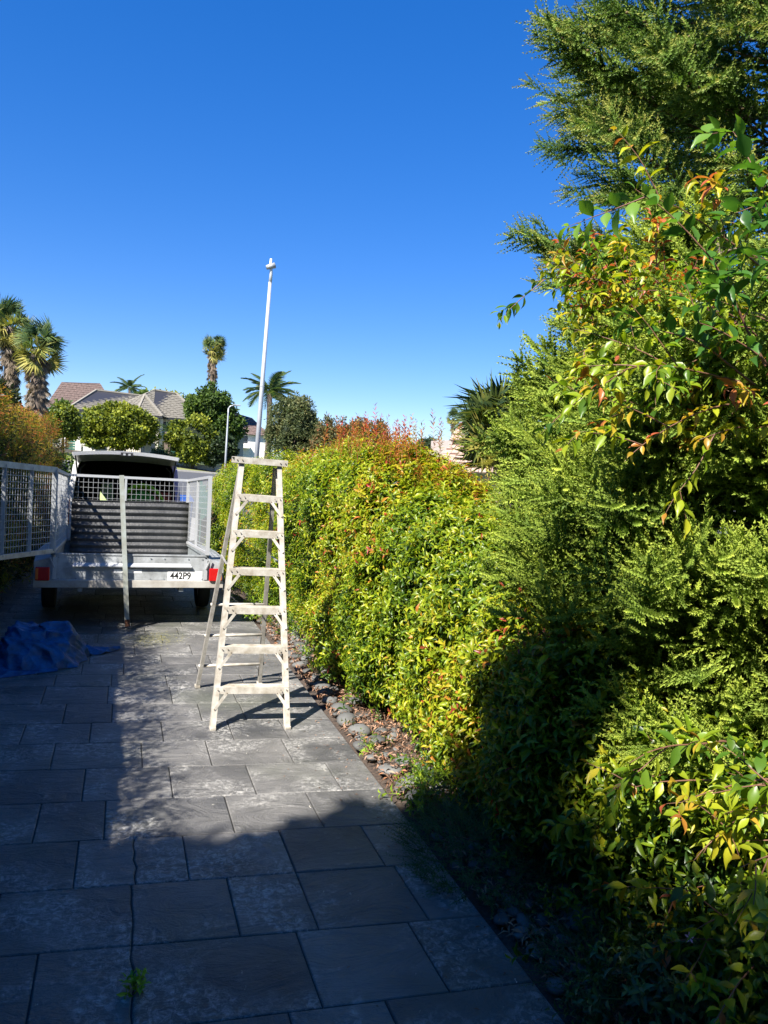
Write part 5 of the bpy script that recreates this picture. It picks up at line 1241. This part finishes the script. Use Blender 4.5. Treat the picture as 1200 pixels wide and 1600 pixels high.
for i, (x, y, r, h, col) in enumerate([(-7.6, 112, 2.6, 8.6, GREENS), (2.7, 114, 2.4, 11.3, GREENS), (5.2, 116, 2.5, 11.6, ROUND), (8.0, 116, 2.6, 11.0, GREENS), (-4.6, 110, 1.6, 7.6, DARK)]):
    limb_tree('broadleaf_tree', (x, y, gz(x, y)), (x, y, h - 2*r), [((x, y, h - r), (r * 1.1, r, r))], 700, .5, col,
              ['green tree behind the reddish roof on the hill', 'tree top left of centre behind the tiled ridge', 'lighter tree top in the middle behind the tiled ridge', 'tree top behind the highest part of the tiled roof', 'dark tree between the reddish roof and the tiled roof'][i], trunk_r=.2, tint=.2, lumps=34, W=.6)
# agapanthus by the van
ag = empty('agapanthus', (-.98, 17.4, 0), 0, 'clump of bright strappy agapanthus leaves left of the van', 'plant')
MB().tube([(0, 0, -.05), (0, 0, .9)], [.05, .04], 7).build('stem', M['bark'], ag)
V_, F_ = leaf(1, .09, .1, .6, 3); n = 90; D = rng.normal(0, .5, (n, 3)); D[:, 2] = 1
bake('foliage', [(V_, F_, np.stack([np.full(len(F_), .5), np.zeros(len(F_))], -1))], np.tile([0, 0, 1.2], (n, 1)) + rng.normal(0, .12, (n, 3)), D, .38, .1, SEED, M['leaf'], ag)
bake('low_foliage', fern_like, np.stack([rng.uniform(-.5, .25, 160), rng.uniform(-.6, .6, 160), rng.uniform(0, 1.1, 160)], -1), rng.normal(0, .6, (160, 3)) + np.array([0, -.3, .6]), 1.8, .15, GREENS, M['leaf'], ag)

# ------------------------------------------------------------------ houses
def tiled_roof(root, pts, m, th=.05, tile=(.34, .38), name='roof'):
    """one planar roof slope (3 or 4 corners, eave first two) covered with overlapping courses"""
    P_ = [Vector(p) for p in pts]; e0, e1 = P_[0], P_[1]; ex = (e1 - e0); W_ = ex.length; ex.normalize()
    nrm = ex.cross((P_[2] - P_[0])).normalized()
    if nrm.z < 0: nrm = -nrm
    up = nrm.cross(ex).normalized()
    if up.z < 0: up = -up
    pl = [((p - e0).dot(ex), (p - e0).dot(up)) for p in P_]; H_ = max(p[1] for p in pl); mb = MB(); nrow = max(2, int(H_ / tile[1]))
    def span(v):
        xs_ = []
        for i in range(len(pl)):
            (x0, y0), (x1, y1) = pl[i], pl[(i+1) % len(pl)]
            if abs(y1 - y0) < 1e-6:
                if abs(v - y0) < 1e-6: xs_ += [x0, x1]
                continue
            t = (v - y0) / (y1 - y0)
            if -1e-6 <= t <= 1 + 1e-6: xs_.append(x0 + t * (x1 - x0))
        return (min(xs_), max(xs_)) if xs_ else (0, 0)
    for r in range(nrow):
        v0, v1 = H_ * r / nrow, H_ * (r + 1) / nrow; a0, b0 = span(v0); a1, b1 = span(v1 - 1e-4)
        nt = max(1, int(max(b0 - a0, b1 - a1) / tile[0]))
        for k in range(nt):
            s0, s1 = k / nt, (k + 1) / nt; g = .012
            q_ = [(a0 + (b0-a0)*s0 + g, v0), (a0 + (b0-a0)*s1 - g, v0), (a1 + (b1-a1)*s1 - g, v1), (a1 + (b1-a1)*s0 + g, v1)]
            hs = [th, th, .01, .01]; bump_ = .02 if (k + r) % 2 else 0
            top_ = [e0 + ex*x + up*y + nrm*(h + bump_) for (x, y), h in zip(q_, hs)]; bo = [e0 + ex*x + up*y for (x, y) in q_]
            mb.add(top_ + bo, [(0, 1, 2, 3), (0, 4, 5, 1), (1, 5, 6, 2), (3, 2, 6, 7), (0, 3, 7, 4)])
    base = MB().add(P_, [tuple(range(len(P_)))]); 
    ro = base.build(name, M['frame_dark'], root); t = mb.build('roof_tiles', M[m], ro); t['kind'] = 'stuff'
    return ro
def window(root, x, y, z, w, h, frame='frame_dark', d=.05, pane='window'):
    f = MB(); t = .07
    f.box((x, y - d, z), (x + w, y, z + t)).box((x, y - d, z + h - t), (x + w, y, z + h)).box((x, y - d, z + t), (x + t, y, z + h - t)).box((x + w - t, y - d, z + t), (x + w, y, z + h - t)).box((x + w/2 - .025, y - d + .01, z + t), (x + w/2 + .025, y, z + h - t))
    fo = f.build('window', M[frame], root); MB().box((x + t, y - d*.5, z + t), (x + w - t, y - .002, z + h - t)).build('pane', M[pane], fo); return fo
H1 = empty('house', (0, 84, 0), 0, 'two-storey cream house with a grey tiled hip roof, columns and a balcony', 'house'); g1 = 1.6
MB().box((-5.0, 0, g1), (1.2, 8, 6.15)).build('wall', M['wall'], H1)
MB().box((1.2, -1.2, g1), (3.2, 8, 6.0)).build('wall', M['wall'], H1)
MB().box((3.2, 1.2, g1), (7.2, 8, 6.0)).build('wall', M['wall'], H1)
tiled_roof(H1, [(-5.6, -.6, 6.25), (2.2, -.6, 6.25), (2.2, 4.0, 8.45), (-3.1, 4.0, 8.65)], 'tile')
tiled_roof(H1, [(-5.6, 8.6, 6.25), (-5.6, -.6, 6.25), (-3.1, 4.0, 8.65)], 'tile')
tiled_roof(H1, [(.9, -1.9, 6.1), (3.5, -1.9, 6.1), (1.75, 2.0, 8.45)], 'tile')
tiled_roof(H1, [(-.7, 2.0, 7.2), (.9, -1.9, 6.1), (1.75, 2.0, 8.45)], 'tile')
tiled_roof(H1, [(3.5, -1.9, 6.1), (4.6, 2.0, 6.1), (1.75, 2.0, 8.45)], 'tile')
tiled_roof(H1, [(2.6, .3, 6.12), (7.9, .3, 6.12), (5.2, 4.8, 9.05), (2.9, 4.8, 9.25)], 'tile')
tiled_roof(H1, [(7.9, .3, 6.12), (7.9, 8.6, 6.12), (5.2, 4.8, 9.05)], 'tile')
tiled_roof(H1, [(-.2, .3, 7.0), (2.6, .3, 6.12), (2.9, 4.8, 9.25), (2.8, 4.8, 9.2)], 'tile')
rg = [((-3.1, 4, 8.72), (2.2, 4, 8.5)), ((-5.6, -.6, 6.3), (-3.1, 4, 8.72)), ((.9, -1.9, 6.17), (1.75, 2, 8.52)), ((3.5, -1.9, 6.17), (1.75, 2, 8.52)), ((2.9, 4.8, 9.32), (5.2, 4.8, 9.12)), ((7.9, .3, 6.2), (5.2, 4.8, 9.12)), ((-.4, 1.9, 7.3), (2.9, 4.8, 9.32))]
for a, b_ in rg: MB().bar(a, b_, .2, .14).build('ridge_cap', M['tile_ridge'], H1)
for a, b_ in (((-5.6, -.62, 6.16), (1.0, -.62, 6.16)), ((.9, -1.95, 6.0), (3.5, -1.95, 6.0)), ((3.6, .25, 6.03), (7.9, .25, 6.03))): MB().bar(a, b_, .1, .16).build('gutter', M['frame_dark'], H1)
for x in (3.35, 5.0): MB().box((x, -.2, g1), (x + .3, .1, 5.95)).build('column', M['wallwhite'], H1)
MB().box((3.2, -.3, 3.65), (7.2, 1.2, 3.9)).build('balcony', M['wall'], H1); MB().box((3.66, -.25, 3.9), (4.98, -.2, 4.8)).build('balustrade', M['glass_rail'], H1)
window(H1, 3.75, 1.2, 3.95, .95, 1.75, pane='window'); window(H1, 5.3, 1.2, 3.95, 1.0, 1.75); window(H1, 3.9, 1.2, 1.7, 1.6, 1.8)
window(H1, -4.6, 0, 4.2, 1.2, 1.2); window(H1, -2.2, 0, 4.2, 1.4, 1.2); window(H1, 1.6, -1.2, 4.2, 1.1, 1.3); window(H1, 1.5, -1.2, 1.7, 1.4, 1.7); window(H1, -3.6, 0, 1.7, 1.8, 1.5)
MB().box((-4.95, -.5, 5.6), (-4.75, -.3, 6.1)).build('downpipe', M['wallwhite'], H1)

H2 = empty('house', (9.6, 76, 0), 0, 'grey gabled house with a dark barge board behind the short street lamp', 'house')
MB().add([(-1.2, 0, 1), (1.35, 0, 1), (1.35, 0, 4.9), (-.2, 0, 6.9), (-1.2, 0, 6.9), (-1.2, 6, 1), (1.35, 6, 1), (1.35, 6, 4.9), (-.2, 6, 6.9), (-1.2, 6, 6.9)],
         [(0, 1, 2, 3, 4), (9, 8, 7, 6, 5), (1, 6, 7, 2), (0, 4, 9, 5)]).build('wall', mat('grey_blue_render', (.36, .37, .38), .9, noise=.1), H2)
tiled_roof(H2, [(1.6, -.3, 4.6), (1.6, 6, 4.6), (-.2, 6, 7.1), (-.2, -.3, 7.1)], 'tile_brown')
MB().bar((1.6, -.32, 4.55), (-.2, -.32, 7.02), .06, .22, ref=(0, 1, 0)).build('barge_board', M['frame_dark'], H2)
H3 = empty('house', (12.4, 92, 0), 0, 'brown tiled house with white dormer seen beside the tall pole', 'house')
MB().box((-1.9, 0, 1), (3.5, 6, 5.3)).build('wall', M['wallwhite'], H3)
tiled_roof(H3, [(-2.3, -.5, 5.2), (3.9, -.5, 5.2), (2.2, 3.2, 7.4), (-.6, 3.2, 8.0)], 'tile_brown')
tiled_roof(H3, [(-2.3, 6.5, 5.2), (-2.3, -.5, 5.2), (-.6, 3.2, 8.0)], 'tile_brown')
MB().box((-1.5, .6, 7.1), (-.3, 2.4, 7.9)).build('dormer', M['wallwhite'], H3); window(H3, .2, 0, 4.2, 1.1, .8); MB().box((-1.9, -.9, 3.6), (1.5, 0, 4.0)).build('balcony', M['wallwhite'], H3)
H4 = empty('house', (-5, 125, 0), 0, 'reddish brown roofed house higher up behind the shaggy palms', 'house')
MB().box((-4.5, 0, 2), (3.2, 8, 8.3)).build('wall', M['wallpink'], H4)
tiled_roof(H4, [(-6.5, -.6, 8.3), (3.9, -.6, 8.3), (.9, 4, 12.9), (-4.5, 4, 12.6)], 'tile_brown', tile=(.5, .5))
tiled_roof(H4, [(3.9, -.6, 8.3), (3.9, 8.6, 8.3), (.9, 4, 12.9)], 'tile_brown', tile=(.5, .5))
H5 = empty('house', (10.2, 24.5, 0), 0, 'pale pink tiled roof and stone gable just above the hedge at its near end', 'house'); 
MB().box((.6, .4, 0), (7, 5, 2.3)).build('wall', M['wallpink'], H5)
tiled_roof(H5, [(-.35, 0, 1.95), (6.2, 0, 2.25), (6.2, 2.2, 3.4), (1.3, 2.2, 2.75)], 'tile_pink', tile=(.3, .34))
MB().box((1.5, 2.3, 2.2), (4.2, 4.5, 3.25)).build('wall', M['wallpink'], H5)
tiled_roof(H5, [(1.2, 2.0, 3.2), (4.6, 2.0, 3.3), (4.2, 3.4, 4.2), (2.2, 3.4, 3.85)], 'tile_pink', tile=(.3, .34))
window(H5, 1.8, 2.3, 2.55, .9, .5, 'wallwhite')
H6 = empty('house', (20.5, 72, 0), 0, 'flat grey-green roof on the skyline left of the dark conifer', 'house')
MB().box((-1.0, 0, 1), (4.6, 6, 3.5)).build('wall', M['wallpink'], H6); tiled_roof(H6, [(-1.4, -.4, 3.4), (5, -.4, 3.4), (5, 3, 4.35), (-1.4, 3, 4.35)], 'tile', tile=(.5, .5))

# ------------------------------------------------------------------ white wall with pillars and green panels
bw = empty('boundary_wall', (0, 66.6, 0), 0, 'white boundary wall with capped pillars and green metal infill across the street', 'wall')
px = [-9.4, -6.2, -4.75, -3.55, -.4, 1.75, 4.72, 7.45, 10.4]
for i, x in enumerate(px):
    z = tz(x, 66.6); top = z + 1.62 + (.15 if i in (2, 3) else 0)
    po = MB().box((x - .22, -.22, z - .3), (x + .22, .22, top)).build('pillar', M['wallwhite'], bw)
    MB().box((x - .27, -.27, top), (x + .27, .27, top + .08)).add([(x-.2, -.2, top+.08), (x+.2, -.2, top+.08), (x+.2, .2, top+.08), (x-.2, .2, top+.08), (x, 0, top+.2)], [(0, 1, 4), (1, 2, 4), (2, 3, 4), (3, 0, 4)]).build('cap', M['wallwhite'], po)
for a, b_ in zip(px, px[1:]):
    z = min(tz(a, 66.6), tz(b_, 66.6)); gate = (a, b_) == (-4.75, -3.55)
    if not gate:
        za, zb_ = tz(a, 66.6), tz(b_, 66.6)
        MB().add([(a+.22, -.1, za-.3), (b_-.22, -.1, zb_-.3), (b_-.22, -.1, zb_+.62), (a+.22, -.1, za+.62), (a+.22, .1, za-.3), (b_-.22, .1, zb_-.3), (b_-.22, .1, zb_+.62), (a+.22, .1, za+.62)],
                 [(0, 1, 2, 3), (7, 6, 5, 4), (3, 2, 6, 7)]).build('wall', M['wallwhite'], bw)
        mb = MB(); n = int((b_ - a - .5) / .14)
        for k in range(n):
            t = (k + .5) / n; x = a + .25 + (b_ - a - .5) * t; zz = za + (zb_ - za) * t + .64; mb.bar((x, 0, zz), (x, 0, zz + .78), .03, .03)
        mb.bar((a + .22, 0, za + .7), (b_ - .22, 0, zb_ + .7), .04, .04).bar((a + .22, 0, za + 1.32), (b_ - .22, 0, zb_ + 1.32), .04, .04)
        mb.build('infill_panel', M['fencegreen'], bw)
    else:
        for k in range(7): MB().bar((a + .24, 0, z + .15 + k * .2), (b_ - .24, 0, z + .15 + k * .2), .03, .14).build('gate_slat', M['fencegreen'], bw)
rw = MB(); 
for i in range(40):
    x = -10 + i * .75; z = tz(x, 65.6); rw.box((x, 65.4, z - .2), (x + .74, 65.75, z + random.uniform(.16, .24)))
tag(rw.build('stone_edging', M['stonewall']), 'low dark stone edging along the foot of the white wall', 'edging')
for k, (x, y, s_) in enumerate([(2.9, 67.9, .8), (4.2, 67.8, .7)]):
    limb_tree('shrub', (x, y, gz(x, y)), (x, y, gz(x, y) + .4), [((x, y, gz(x, y) + .85), (s_, .6, .75))], 350, .22, DARK, ['dark clipped shrub behind the wall under the balcony', 'small dark shrub behind the wall beside the cabbage tree'][k], trunk_r=.04, tint=.35, cat='shrub', W=.5)
print('tris', TRIS[0], 'slabs', slab_n, 'stones', len(placed))
